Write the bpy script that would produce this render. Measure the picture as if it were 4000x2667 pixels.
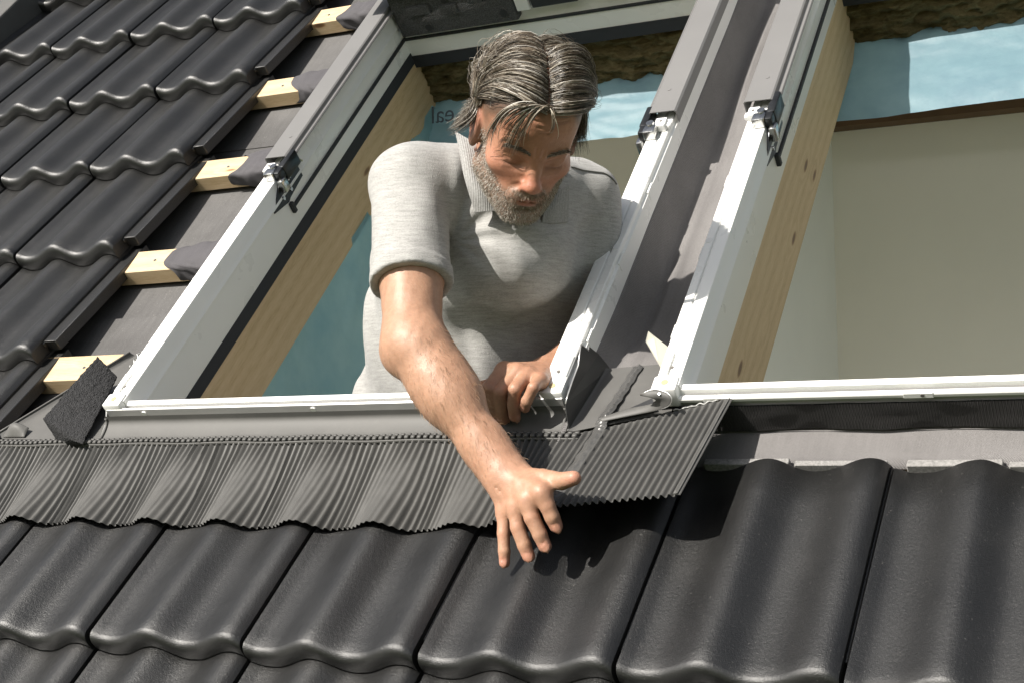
import bpy, bmesh, math, random
import numpy as np
from mathutils import Vector, Matrix, Euler, noise as mnoise

for o in list(bpy.data.objects):
    bpy.data.objects.remove(o, do_unlink=True)
SC = bpy.context.scene
COL = SC.collection
random.seed(7)
RNG = np.random.default_rng(7)

# ------------------------------------------------------------------ camera
cam_data = bpy.data.cameras.new("camera")
cam_data.sensor_width = 36.0
cam_data.lens = 52.33
cam_data.clip_start = 0.05
cam_data.clip_end = 3000
cam = bpy.data.objects.new("camera", cam_data)
COL.objects.link(cam)
_r, _u, _b = Vector((0.891498, 0.452749, -0.015807)), Vector((0.040687, -0.045268, 0.998146)), Vector((0.451194, -0.890488, -0.058777))
cam.matrix_world = Matrix(((_r.x, _u.x, _b.x, 1.66944), (_r.y, _u.y, _b.y, -1.78989), (_r.z, _u.z, _b.z, 0.30412), (0, 0, 0, 1)))
SC.camera = cam

# ------------------------------------------------------------------ sky and sun
SUN_FROM = Vector((-0.37, -0.749, 0.665)).normalized()
world = bpy.data.worlds.new("World")
SC.world = world
world.use_nodes = True
wn = world.node_tree
for n in list(wn.nodes):
    wn.nodes.remove(n)
w_out = wn.nodes.new('ShaderNodeOutputWorld')
w_bg = wn.nodes.new('ShaderNodeBackground')
w_sky = wn.nodes.new('ShaderNodeTexSky')
w_hsv = wn.nodes.new('ShaderNodeHueSaturation')
w_sky.sky_type = 'NISHITA'
w_sky.sun_disc = False
w_sky.sun_elevation = math.asin(SUN_FROM.z)
w_sky.sun_rotation = math.atan2(SUN_FROM.x, SUN_FROM.y)
w_sky.air_density = 1.0
w_sky.dust_density = 2.5
w_hsv.inputs['Saturation'].default_value = 0.45      # hazy, milky summer sky
w_bg.inputs['Strength'].default_value = 0.075
wn.links.new(w_sky.outputs[0], w_hsv.inputs['Color'])
wn.links.new(w_hsv.outputs[0], w_bg.inputs[0])
wn.links.new(w_bg.outputs[0], w_out.inputs[0])

sun_d = bpy.data.lights.new("sun", 'SUN')
sun_d.energy = 5.0
sun_d.angle = math.radians(0.55)
sun_d.color = (1.0, 0.95, 0.87)
sun = bpy.data.objects.new("sun", sun_d)
COL.objects.link(sun)
sun.rotation_euler = SUN_FROM.to_track_quat('Z', 'Y').to_euler()
sun.location = SUN_FROM * 20

SC.view_settings.view_transform = 'Standard'
SC.view_settings.look = 'None'
SC.view_settings.exposure = 0.75
SC.view_settings.gamma = 1.0
SC.view_settings.use_curve_mapping = False

SC.render.engine = 'CYCLES'
SC.cycles.max_bounces = 7
SC.cycles.diffuse_bounces = 4
SC.cycles.glossy_bounces = 3
SC.cycles.transmission_bounces = 3
SC.cycles.caustics_reflective = False
SC.cycles.caustics_refractive = False
SC.cycles.use_adaptive_sampling = True
SC.cycles.adaptive_threshold = 0.015
SC.cycles.use_denoising = True

# ------------------------------------------------------------------ helpers
CS = math.sqrt(0.5)                     # the roof pitch is 45 degrees


def rw(u, v, n):
    """roof coordinates (along eave, up slope, out of slope) -> world"""
    return Vector((u, (v - n) * CS, (v + n) * CS))


ROOF_ROT = Euler((math.radians(45), 0, 0))


def tag(o, label=None, cat=None, group=None, kind=None):
    if label: o["label"] = label
    if cat: o["category"] = cat
    if group: o["group"] = group
    if kind: o["kind"] = kind
    return o


def thing(name, base, label, cat, group=None):
    o = bpy.data.objects.new(name, None)
    o.empty_display_size = 0.05
    o.location = base
    COL.objects.link(o)
    o["base"] = tuple(base)
    return tag(o, label, cat, group)


def wbase(o):
    b = Vector((0, 0, 0))
    while o is not None:
        b += Vector(o.get("base", (0, 0, 0)))
        o = o.parent
    return b


def obj(name, verts, faces, mat, parent=None, frame='roof', smooth=False, base=None, mats=None, fmat=None, auto=None):
    """one mesh object; verts in roof or world coordinates; parts are stored relative to their parent"""
    V = np.asarray([tuple(v) for v in verts], dtype=float).reshape(-1, 3)
    if frame == 'roof':
        V = np.stack([V[:, 0], (V[:, 1] - V[:, 2]) * CS, (V[:, 1] + V[:, 2]) * CS], 1)
    off = wbase(parent) if parent is not None else Vector((0, 0, 0))
    b = Vector(base) if base is not None else Vector((0, 0, 0))
    if base is None and parent is None:
        c = V.mean(0)
        b = Vector((c[0], c[1], V[:, 2].min()))
    V = V - np.array(off + b)
    me = bpy.data.meshes.new(name)
    me.from_pydata(V.tolist(), [], [list(map(int, f)) for f in faces])
    for m in (mats or [mat]):
        me.materials.append(m)
    if fmat is not None:
        me.polygons.foreach_set('material_index', np.asarray(fmat, dtype=np.int32))
    if smooth:
        me.polygons.foreach_set('use_smooth', [True] * len(me.polygons))
    me.update()
    if auto is not None:
        me.polygons.foreach_set('use_smooth', [True] * len(me.polygons))
        me.set_sharp_from_angle(angle=math.radians(auto))
    o = bpy.data.objects.new(name, me)
    COL.objects.link(o)
    o.location = b
    o["base"] = tuple(b)
    if parent is not None:
        o.parent = parent
    return o


def merge(*parts):
    V, F = [], []
    for v, f in parts:
        k = len(V)
        V += [tuple(x) for x in v]
        F += [[i + k for i in q] for q in f]
    return V, F


def box(a0, a1, b0, b1, c0, c1, bev=0.0, seg=2):
    bm = bmesh.new()
    bmesh.ops.create_cube(bm, size=1)
    for v in bm.verts:
        v.co = Vector(((a0 + a1) / 2 + v.co.x * (a1 - a0), (b0 + b1) / 2 + v.co.y * (b1 - b0), (c0 + c1) / 2 + v.co.z * (c1 - c0)))
    if bev > 0:
        bmesh.ops.bevel(bm, geom=bm.edges[:], offset=bev, segments=seg, profile=0.5, affect='EDGES')
    bm.verts.index_update()
    r = [tuple(v.co) for v in bm.verts], [[v.index for v in f.verts] for f in bm.faces]
    bm.free()
    return r


def extrude_v(profile, v0, v1, cap=True, m0=None, m1=None):
    """closed (u, n) polygon swept along the slope; m0/m1: end offset per point (mitre)"""
    k = len(profile)
    V = [(u, v0 + (m0[i] if m0 else 0), n) for i, (u, n) in enumerate(profile)] + [(u, v1 + (m1[i] if m1 else 0), n) for i, (u, n) in enumerate(profile)]
    F = [[i, (i + 1) % k, k + (i + 1) % k, k + i] for i in range(k)]
    if cap:
        F += [list(range(k))[::-1], [k + i for i in range(k)]]
    return V, F


def extrude_u(profile, u0, u1, cap=True):
    """closed (v, n) polygon swept along the eave"""
    k = len(profile)
    V = [(u0, v, n) for v, n in profile] + [(u1, v, n) for v, n in profile]
    F = [[i, k + i, k + (i + 1) % k, (i + 1) % k] for i in range(k)]
    if cap:
        F += [list(range(k)), [k + i for i in range(k)][::-1]]
    return V, F


def grid(nu, nv, fn, flip=False):
    V = [fn(i / (nu - 1), j / (nv - 1)) for j in range(nv) for i in range(nu)]
    F = []
    for j in range(nv - 1):
        for i in range(nu - 1):
            a = j * nu + i
            q = [a, a + 1, a + nu + 1, a + nu]
            F.append(q[::-1] if flip else q)
    return V, F


def sheet(nu, nv, fn, thick=0.001):
    """a thin closed sheet: fn gives the top point, the underside lies 'thick' below along n"""
    V, F = grid(nu, nv, fn)
    k = len(V)
    V2 = V + [(a, b, c - thick) for a, b, c in V]
    F2 = F + [[i + k for i in f[::-1]] for f in F]
    edge = [i for i in range(nu)] + [j * nu + nu - 1 for j in range(1, nv)] + [(nv - 1) * nu + i for i in range(nu - 2, -1, -1)] + [j * nu for j in range(nv - 2, 0, -1)]
    for a, b in zip(edge, edge[1:] + edge[:1]):
        F2.append([b, a, a + k, b + k])
    return V2, F2


def cyl(c, axis, r, h, seg=20, r2=None):
    """cylinder round point c along axis (unit vector), in whatever frame c is in"""
    ax = Vector(axis).normalized()
    t = ax.orthogonal().normalized()
    s = ax.cross(t)
    c = Vector(c)
    r2 = r if r2 is None else r2
    V = []
    for rr, hh in ((r, -h / 2), (r2, h / 2)):
        for i in range(seg):
            a = 2 * math.pi * i / seg
            V.append(tuple(c + ax * hh + (t * math.cos(a) + s * math.sin(a)) * rr))
    F = [[i, (i + 1) % seg, seg + (i + 1) % seg, seg + i] for i in range(seg)]
    F += [list(range(seg))[::-1], [seg + i for i in range(seg)]]
    return V, F


def tube(path, r, seg=8):
    V, F = [], []
    P = [Vector(p) for p in path]
    for i, p in enumerate(P):
        d = (P[min(i + 1, len(P) - 1)] - P[max(i - 1, 0)]).normalized()
        t = d.orthogonal().normalized()
        if i and abs(d.dot(pt)) < .95:
            t = (pt - d * pt.dot(d)).normalized()
        pt = t
        s = d.cross(t)
        rr = r[i] if isinstance(r, (list, tuple)) else r
        for k in range(seg):
            a = 2 * math.pi * k / seg
            V.append(tuple(p + (t * math.cos(a) + s * math.sin(a)) * rr))
    for i in range(len(P) - 1):
        for k in range(seg):
            F.append([i * seg + k, i * seg + (k + 1) % seg, (i + 1) * seg + (k + 1) % seg, (i + 1) * seg + k])
    F += [list(range(seg))[::-1], [(len(P) - 1) * seg + k for k in range(seg)]]
    return V, F


# ------------------------------------------------------------------ materials
def new_mat(name, color, rough=0.5, metal=0.0, spec=0.5):
    m = bpy.data.materials.new(name)
    m.use_nodes = True
    b = m.node_tree.nodes['Principled BSDF']
    b.inputs['Base Color'].default_value = (*color, 1)
    b.inputs['Roughness'].default_value = rough
    b.inputs['Metallic'].default_value = metal
    b.inputs['Specular IOR Level'].default_value = spec
    return m, m.node_tree, b


def tex_noise(nt, scale, detail=4, rough=0.6, vec=None):
    n = nt.nodes.new('ShaderNodeTexNoise')
    n.inputs['Scale'].default_value = scale
    n.inputs['Detail'].default_value = detail
    n.inputs['Roughness'].default_value = rough
    if vec is not None:
        nt.links.new(vec, n.inputs['Vector'])
    return n


def ramp(nt, src, stops):
    r = nt.nodes.new('ShaderNodeValToRGB')
    e = r.color_ramp.elements
    e[0].position, e[0].color = stops[0][0], (*stops[0][1], 1)
    e[1].position, e[1].color = stops[-1][0], (*stops[-1][1], 1)
    for p, c in stops[1:-1]:
        x = e.new(p)
        x.color = (*c, 1)
    nt.links.new(src, r.inputs[0])
    return r


def bump(nt, b, src, dist, strength=1.0, prev=None):
    n = nt.nodes.new('ShaderNodeBump')
    n.inputs['Distance'].default_value = dist
    n.inputs['Strength'].default_value = strength
    nt.links.new(src, n.inputs['Height'])
    if prev is not None:
        nt.links.new(prev.outputs[0], n.inputs['Normal'])
    nt.links.new(n.outputs[0], b.inputs['Normal'])
    return n


def coords(nt, scale=(1, 1, 1), rot=(0, 0, 0), kind='Object'):
    tc = nt.nodes.new('ShaderNodeTexCoord')
    mp = nt.nodes.new('ShaderNodeMapping')
    mp.inputs['Scale'].default_value = scale
    mp.inputs['Rotation'].default_value = rot
    nt.links.new(tc.outputs[kind], mp.inputs['Vector'])
    return mp.outputs[0]


def math_node(nt, op, a, b=None):
    n = nt.nodes.new('ShaderNodeMath')
    n.operation = op
    for i, x in enumerate((a, b)):
        if x is None: continue
        if isinstance(x, (int, float)): n.inputs[i].default_value = x
        else: nt.links.new(x, n.inputs[i])
    return n.outputs[0]


def mix_rgb(nt, fac, a, b, mode='MIX'):
    n = nt.nodes.new('ShaderNodeMixRGB')
    n.blend_type = mode
    for i, x in enumerate((fac, a, b)):
        if isinstance(x, (int, float)): n.inputs[i].default_value = x
        elif isinstance(x, tuple): n.inputs[i].default_value = (*x, 1)
        else: nt.links.new(x, n.inputs[i])
    return n.outputs[0]


def mat_tile():
    m, nt, b = new_mat('tile_black_coating', (.03, .03, .03), .42)
    oi = nt.nodes.new('ShaderNodeObjectInfo')
    tc = nt.nodes.new('ShaderNodeTexCoord')
    add = nt.nodes.new('ShaderNodeVectorMath'); add.operation = 'ADD'
    mul = nt.nodes.new('ShaderNodeVectorMath'); mul.operation = 'SCALE'
    mul.inputs[0].default_value = (7.3, 3.1, 5.7)
    nt.links.new(oi.outputs['Random'], mul.inputs['Scale'])
    nt.links.new(tc.outputs['Object'], add.inputs[0]); nt.links.new(mul.outputs[0], add.inputs[1])
    vec = add.outputs[0]
    big = tex_noise(nt, 9, 4, .6, vec)
    r = ramp(nt, big.outputs[0], [(.3, (.004, .004, .004)), (.55, (.0065, .0064, .0062)), (.75, (.011, .0107, .0103))])
    sp = tex_noise(nt, 330, 2, .5, vec)
    speck = ramp(nt, sp.outputs[0], [(.69, (0, 0, 0)), (.77, (1, 1, 1))])
    # dusty pale scuffs, few and small
    sc = tex_noise(nt, 46, 3, .7, vec)
    sc_r = ramp(nt, sc.outputs[0], [(.745, (0, 0, 0)), (.79, (1, 1, 1))])
    c1 = mix_rgb(nt, math_node(nt, 'MULTIPLY', speck.outputs[0], .6), r.outputs[0], (.15, .147, .14))
    c2 = mix_rgb(nt, math_node(nt, 'MULTIPLY', sc_r.outputs[0], .30), c1, (.30, .29, .27))
    nt.links.new(c2, b.inputs['Base Color'])
    rr = nt.nodes.new('ShaderNodeMapRange')
    rr.inputs['To Min'].default_value = .36; rr.inputs['To Max'].default_value = .46
    b.inputs['Specular IOR Level'].default_value = .9
    nt.links.new(big.outputs[0], rr.inputs['Value']); nt.links.new(rr.outputs[0], b.inputs['Roughness'])
    g1 = tex_noise(nt, 640, 3, .7, vec)
    g2 = tex_noise(nt, 210, 2, .5, vec)
    b1 = bump(nt, b, g1.outputs[0], .0008, .8)
    bump(nt, b, g2.outputs[0], .0007, .5, b1)
    return m


def mat_concrete():
    m, nt, b = new_mat('tile_raw_concrete', (.33, .32, .31), .9)
    t = tex_noise(nt, 260, 4, .7, coords(nt))
    r = ramp(nt, t.outputs[0], [(.3, (.13, .127, .122)), (.7, (.30, .29, .28))])
    nt.links.new(r.outputs[0], b.inputs['Base Color'])
    bump(nt, b, t.outputs[0], .001, .6)
    return m


def mat_felt(name, dark, light, fib=1.0, weave=None):
    m, nt, b = new_mat(name, dark, .85)
    vec = coords(nt)
    n1 = tex_noise(nt, 5, 3, .6, vec)
    n2 = tex_noise(nt, 320, 4, .8, vec)
    n3 = tex_noise(nt, 90, 4, .75, coords(nt, (1, .12, .12), (0, 0, .6)))
    s = math_node(nt, 'ADD', math_node(nt, 'MULTIPLY', n1.outputs[0], .45), math_node(nt, 'ADD', math_node(nt, 'MULTIPLY', n2.outputs[0], .35), math_node(nt, 'MULTIPLY', n3.outputs[0], .22)))
    r = ramp(nt, s, [(.36, dark), (.66, light)])
    col = r.outputs[0]
    fl = tex_noise(nt, 700, 1, .4, coords(nt, (1, .2, .2), (0, 0, .9)))
    fr = ramp(nt, fl.outputs[0], [(.72, (0, 0, 0)), (.78, (1, 1, 1))])
    col = mix_rgb(nt, math_node(nt, 'MULTIPLY', fr.outputs[0], .25 * fib), col, (.45, .43, .40))
    nt.links.new(col, b.inputs['Base Color'])
    last = bump(nt, b, n2.outputs[0], .0012, .5)
    if weave:
        wv = nt.nodes.new('ShaderNodeTexWave'); wv.wave_type = 'BANDS'; wv.bands_direction = 'X'
        wv.inputs['Scale'].default_value = weave
        wv.inputs['Distortion'].default_value = .4
        wv2 = nt.nodes.new('ShaderNodeTexWave'); wv2.wave_type = 'BANDS'; wv2.bands_direction = 'Y'
        wv2.inputs['Scale'].default_value = weave
        nt.links.new(coords(nt, (1, 1, 1), (math.radians(-45), 0, .5)), wv.inputs['Vector'])
        nt.links.new(coords(nt, (1, 1, 1), (math.radians(-45), 0, .5)), wv2.inputs['Vector'])
        pr = math_node(nt, 'MULTIPLY', wv.outputs['Fac'], wv2.outputs['Fac'])
        bump(nt, b, pr, .0016, .8, last)
        c2 = mix_rgb(nt, math_node(nt, 'MULTIPLY', pr, .35), col, tuple(min(1, x * 1.9) for x in light))
        nt.links.new(c2, b.inputs['Base Color'])
    return m


def mat_pine(name, axis='u', tint=(1, 1, 1)):
    """pine planks: long grain streaks along the board, knots with swirled rings"""
    m, nt, b = new_mat(name, (.6, .45, .27), .55)
    # axis 'u': grain runs along world X; 'v': along the slope (0,1,1)
    rot = (0, 0, 0) if axis == 'u' else (math.radians(-45), 0, math.radians(0))
    def vec(sl, st):
        tc = nt.nodes.new('ShaderNodeTexCoord')
        m1 = nt.nodes.new('ShaderNodeMapping'); m1.inputs['Rotation'].default_value = rot
        nt.links.new(tc.outputs['Object'], m1.inputs['Vector'])
        m2 = nt.nodes.new('ShaderNodeMapping')
        m2.inputs['Scale'].default_value = (sl, st, st) if axis == 'u' else (st, sl, st)
        nt.links.new(m1.outputs[0], m2.inputs['Vector'])
        return m2.outputs[0]
    warp = tex_noise(nt, 2.2, 2, .5, vec(1.2, 4))
    kn = nt.nodes.new('ShaderNodeTexVoronoi'); kn.inputs['Scale'].default_value = 1.0
    nt.links.new(vec(5.2, 15), kn.inputs['Vector'])
    kd = ramp(nt, kn.outputs['Distance'], [(.04, (1, 1, 1)), (.32, (0, 0, 0))])
    g = nt.nodes.new('ShaderNodeTexWave'); g.wave_type = 'BANDS'; g.bands_direction = 'Z' if axis == 'v' else 'Y'
    g.inputs['Scale'].default_value = 1.7; g.inputs['Distortion'].default_value = 3.2; g.inputs['Detail'].default_value = 2.5
    g.inputs['Detail Scale'].default_value = 1.1
    va = nt.nodes.new('ShaderNodeVectorMath'); va.operation = 'ADD'
    vs = nt.nodes.new('ShaderNodeVectorMath'); vs.operation = 'SCALE'
    nt.links.new(kd.outputs[0], vs.inputs[0]); vs.inputs['Scale'].default_value = .25
    nt.links.new(vec(1.0, 6), va.inputs[0]); nt.links.new(vs.outputs[0], va.inputs[1])
    nt.links.new(va.outputs[0], g.inputs['Vector'])
    fine = tex_noise(nt, 24, 4, .7, vec(1.5, 16))
    mixv = math_node(nt, 'ADD', math_node(nt, 'MULTIPLY', g.outputs['Fac'], .12), math_node(nt, 'ADD', math_node(nt, 'MULTIPLY', fine.outputs[0], .6), math_node(nt, 'MULTIPLY', warp.outputs[0], .25)))
    t = tint
    r = ramp(nt, mixv, [(.2, (.36 * t[0], .24 * t[1], .12 * t[2])), (.45, (.53 * t[0], .39 * t[1], .225 * t[2])), (.75, (.64 * t[0], .50 * t[1], .32 * t[2]))])
    kcol = ramp(nt, kn.outputs['Distance'], [(.05, (.10, .045, .018)), (.10, (.26, .13, .05))])
    kf = ramp(nt, kn.outputs['Distance'], [(.085, (1, 1, 1)), (.125, (0, 0, 0))])
    c = mix_rgb(nt, math_node(nt, 'MULTIPLY', kf.outputs[0], .85), r.outputs[0], kcol.outputs[0])
    nt.links.new(c, b.inputs['Base Color'])
    bump(nt, b, fine.outputs[0], .0006, .5)
    return m


def mat_plain(name, color, rough, metal=0.0, var=.12, nscale=14, bdist=.0004, bscale=300, spec=.5, smudge=0.0):
    m, nt, b = new_mat(name, color, rough, metal, spec)
    vec = coords(nt)
    n1 = tex_noise(nt, nscale, 4, .6, vec)
    r = ramp(nt, n1.outputs[0], [(.3, tuple(c * (1 - var) for c in color)), (.7, tuple(min(1, c * (1 + var)) for c in color))])
    col = r.outputs[0]
    if smudge:
        s1 = tex_noise(nt, 38, 5, .75, vec)
        s2 = ramp(nt, s1.outputs[0], [(.56, (0, 0, 0)), (.74, (1, 1, 1))])
        col = mix_rgb(nt, math_node(nt, 'MULTIPLY', s2.outputs[0], smudge), col, (.30, .29, .27))
    nt.links.new(col, b.inputs['Base Color'])
    mr = nt.nodes.new('ShaderNodeMapRange')
    mr.inputs['To Min'].default_value = max(.03, rough - .08); mr.inputs['To Max'].default_value = rough + .1
    nt.links.new(n1.outputs[0], mr.inputs['Value']); nt.links.new(mr.outputs[0], b.inputs['Roughness'])
    n2 = tex_noise(nt, bscale, 3, .6, vec)
    bump(nt, b, n2.outputs[0], bdist, .4)
    return m


MT = {}
MT['tile'] = mat_tile()
MT['concrete'] = mat_concrete()
MT['felt'] = mat_felt('roof_felt', (.050, .048, .047), (.120, .116, .114), 1.0)
MT['collar'] = mat_felt('collar_fabric', (.130, .123, .121), (.215, .205, .202), .15, weave=170)
MT['cloth'] = mat_felt('folded_membrane', (.050, .047, .052), (.075, .071, .077), .1)
MT['batten'] = mat_pine('pine_batten', 'u', (1.05, 1.06, 1.10))
MT['rafter'] = mat_pine('pine_rafter', 'v', (1.02, 1.02, 1.0))
MT['white'] = mat_plain('white_lacquer', (.80, .80, .78), .28, 0, .02, 6, .0001, 200)
MT['alu'] = mat_plain('grey_cladding', (.155, .152, .150), .42, .0, .05, 5, .00012, 500)
MT['lip'] = mat_plain('aluminium_lip', (.62, .62, .61), .30, .75, .05, 9, .0001, 300)
MT['flash'] = mat_plain('grey_flashing', (.098, .096, .092), .54, .0, .10, 11, .0002, 350, spec=.32, smudge=.05)
MT['apron'] = mat_plain('pleated_lead_free', (.075, .0735, .070), .50, .0, .10, 20, .0002, 300, spec=.38, smudge=.05)
MT['gasket'] = mat_plain('black_gasket', (.018, .019, .021), .6)
MT['collar_dark'] = mat_plain('insulation_collar', (.022, .024, .028), .8)
MT['chrome'] = mat_plain('zinc_steel', (.55, .55, .54), .22, 1.0, .15, 60)
MT['darkmetal'] = mat_plain('dark_steel', (.05, .052, .055), .3, .8, .2, 60)
MT['plastic'] = mat_plain('white_plastic', (.72, .72, .71), .4)
MT['hole'] = mat_plain('hole_shadow', (.12, .11, .10), .8)
MT['brass'] = mat_plain('screw_pilot', (.42, .34, .20), .5)


def mat_foam(name, col, scale, dist):
    m, nt, b = new_mat(name, col, .9)
    v = nt.nodes.new('ShaderNodeTexVoronoi'); v.inputs['Scale'].default_value = scale
    nt.links.new(coords(nt), v.inputs['Vector'])
    n = tex_noise(nt, scale * .4, 4, .7, coords(nt))
    r = ramp(nt, v.outputs['Distance'], [(.1, tuple(c * .5 for c in col)), (.7, tuple(c * 1.9 for c in col))])
    nt.links.new(r.outputs[0], b.inputs['Base Color'])
    b1 = bump(nt, b, v.outputs['Distance'], dist, .8)
    bump(nt, b, n.outputs[0], dist * 2, .6, b1)
    return m


MT['foam'] = mat_foam('black_foam', (.016, .016, .017), 420, .003)
MT['eps'] = mat_foam('black_bead_foam', (.045, .045, .046), 330, .0016)


def mat_wool():
    m, nt, b = new_mat('mineral_wool', (.12, .095, .05), 1.0, spec=.1)
    n = tex_noise(nt, 55, 6, .75, coords(nt, (1, 1, 2.6)))
    n2 = tex_noise(nt, 9, 3, .6, coords(nt))
    s = math_node(nt, 'ADD', math_node(nt, 'MULTIPLY', n.outputs[0], .7), math_node(nt, 'MULTIPLY', n2.outputs[0], .3))
    r = ramp(nt, s, [(.3, (.055, .043, .020)), (.5, (.15, .122, .060)), (.72, (.25, .21, .11))])
    nt.links.new(r.outputs[0], b.inputs['Base Color'])
    bump(nt, b, n.outputs[0], .012, .9)
    return m


MT['wool'] = mat_wool()


def mat_film(name='blue_vapour_film', c0=(.17, .29, .36), c1=(.25, .40, .46), tl=.5):
    m, nt, b = new_mat(name, (.10, .30, .42), .5)
    n = tex_noise(nt, 7, 4, .6, coords(nt))
    r = ramp(nt, n.outputs[0], [(.3, c0), (.7, c1)])
    nt.links.new(r.outputs[0], b.inputs['Base Color'])
    tr = nt.nodes.new('ShaderNodeBsdfTranslucent')
    nt.links.new(r.outputs[0], tr.inputs[0])
    mx = nt.nodes.new('ShaderNodeMixShader'); mx.inputs[0].default_value = tl
    out = nt.nodes['Material Output']
    nt.links.new(b.outputs[0], mx.inputs[1]); nt.links.new(tr.outputs[0], mx.inputs[2])
    nt.links.new(mx.outputs[0], out.inputs['Surface'])
    n3 = tex_noise(nt, 26, 4, .6, coords(nt))
    bump(nt, b, n3.outputs[0], .006, .35)
    return m


MT['film'] = mat_film()
MT['film_lit'] = mat_film('blue_film_lit', (.30, .56, .68), (.44, .70, .78), .6)  # paler copy of the blue film, the light on it painted into the colour
MT['wall'] = mat_plain('beige_plaster', (.88, .85, .755), .9, 0, .02, 3, .0003, 220)
MT['wall2'] = mat_plain('white_plaster', (.84, .84, .80), .9, 0, .02, 3, .0003, 220)
MT['floorb'] = mat_plain('floor_board', (.82, .79, .72), .7)
MT['brown'] = mat_plain('brown_beam', (.10, .055, .022), .7)
MT['grass'] = mat_plain('lawn', (.06, .085, .035), .95, 0, .4, 1.5)
MT['render'] = mat_plain('house_render', (.55, .52, .47), .9)
# ------------------------------------------------------------------ ground far below
gv, gf = grid(2, 2, lambda a, b: (-400 + 800 * a, -400 + 800 * b, -5.2))
tag(obj('ground', gv, gf, MT['grass'], frame='world', base=(0, 0, -5.2)), kind='structure')

# ------------------------------------------------------------------ the roof: felt, battens, rafters, tiles
WL0, WL1 = -0.248, 0.690          # outer edges of the first window frame (along the eave)
WR0, WR1 = 0.834, 1.772           # second window
WB, WT = 0.478, 1.893             # bottom and top of both frames (up the slope)
NT = 0.030                        # top of the frames above the tile plane
RB = 0.045                        # rail width
VT = WT - 0.045                   # inner face of the top rails

roof = thing('tiled_roof', rw(0, -0.8, -0.1), 'steep roof being covered with black double-wave concrete tiles round two open roof windows', 'roof')
tag(roof, kind='structure')

# felt deck in strips round the two openings
def deck_strip(u0, u1, v0, v1, n=-0.100, res=0.05, mat='felt', name='underlay', amp=.0012):
    nu, nv = max(2, int((u1 - u0) / res)), max(2, int((v1 - v0) / res))
    def fn(a, b):
        u, v = u0 + (u1 - u0) * a, v0 + (v1 - v0) * b
        z = mnoise.noise(Vector((u * 9, v * 9, 3))) * amp
        return (u, v, n + z)
    V, F = sheet(nu, nv, fn, .004)
    return obj(name, V, F, MT[mat], roof, smooth=False, auto=40)

deck_strip(-2.6, WL0 + .01, -0.9, 0.8865)
deck_strip(-2.6, WL0 + .01, 0.880, 1.5305, n=-.1105)
deck_strip(-2.6, WL0 + .01, 1.524, 3.95, n=-.108)
deck_strip(WL0 + .01, WR1 - .01, -0.9, WB + .01, n=-.1135)
deck_strip(WL0 + .01, WR1 - .01, WT - .01, 3.95, n=-.1135)
deck_strip(WR1 - .01, 2.1, -0.9, 3.95)

# the woven collar membrane that runs in the valley between the windows and below the second one
def valley(a, b):
    u = .688 + (.836 - .688) * a
    v = .40 + (1.62) * b
    # climbs both frames, with a soft fold along the first window
    e = max(0, 1 - a / .22)
    dip = max(0, min(1, (v - .58) / .20)); dip = dip * dip * (3 - 2 * dip)
    n = -.044 - .042 * dip + (.036 + .040 * dip) * e ** 2.0 + .012 * max(0, (a - .86) / .14) ** 2
    n += .006 * math.exp(-((a - .36) / .07) ** 2) * (1 + .6 * math.sin(v * 9)) + .002 * mnoise.noise(Vector((u * 14, v * 6, 1)))
    return (u, v, n)
V, F = sheet(36, 90, valley, .002)
obj('collar_membrane', V, F, MT['collar'], roof, smooth=True)

def below_rw(a, b):
    u = .70 + 1.2 * a
    v = .412 + .074 * b
    n = -.062 + .003 * mnoise.noise(Vector((u * 5, v * 9, 4))) - .012 * max(0, 1 - b / .25) ** 2
    return (u, v, n)
V, F = sheet(80, 16, below_rw, .002)
obj('collar_membrane', V, F, MT['collar'], roof, smooth=True)
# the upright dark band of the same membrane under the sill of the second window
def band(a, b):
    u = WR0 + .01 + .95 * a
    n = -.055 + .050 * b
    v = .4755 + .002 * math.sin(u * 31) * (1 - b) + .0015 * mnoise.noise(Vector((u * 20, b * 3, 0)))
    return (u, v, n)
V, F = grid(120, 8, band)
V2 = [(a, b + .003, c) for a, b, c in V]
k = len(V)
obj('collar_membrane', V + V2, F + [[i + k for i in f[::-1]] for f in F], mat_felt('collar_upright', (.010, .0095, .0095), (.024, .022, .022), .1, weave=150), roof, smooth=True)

# battens on the left, 38 x 73 mm, sawn ends
BAT_V = [0.652 + 0.345 * i for i in range(-1, 6)]
for i, v in enumerate(BAT_V):
    ue = (-.36, -.405, -.415, -.425, -.43, -.44, -.44)[i]
    V, F = merge(box(-.625, ue, v, v + .073, -.0975, -.060, .0015, 1), box(-2.55, -.627, v, v + .073, -.0970, -.086))
    o = obj('batten', V, F, MT['batten'], roof, base=rw(ue, v, -.08) - wbase(roof) + Vector((0.37 * i, 0, 0)))
    # nail heads
    V, F = cyl((ue - .07 - .012 * (i % 3), v + .035, -.0595), (0, 0, 1), .0035, .002, 10)
    obj('nail', V, F, MT['chrome'], o, base=(0, 0, 0))

# lower battens under the exposed tile heads (right-hand side), seen only between tiles
for v in (-.36, -.015, .33):
    V, F = box(-2.55, 3.3, v, v + .05, -.110, -.086, .0015, 1)
    if v < .3:
        obj('batten', V, F, MT['batten'], roof)

for uu in (-.74, -.95, -1.3, -1.7):
    V, F = box(uu, uu + .045, -.85, 3.85, -.112, -.0985)
    obj('counter_batten', V, F, MT['batten'], roof)

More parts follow.
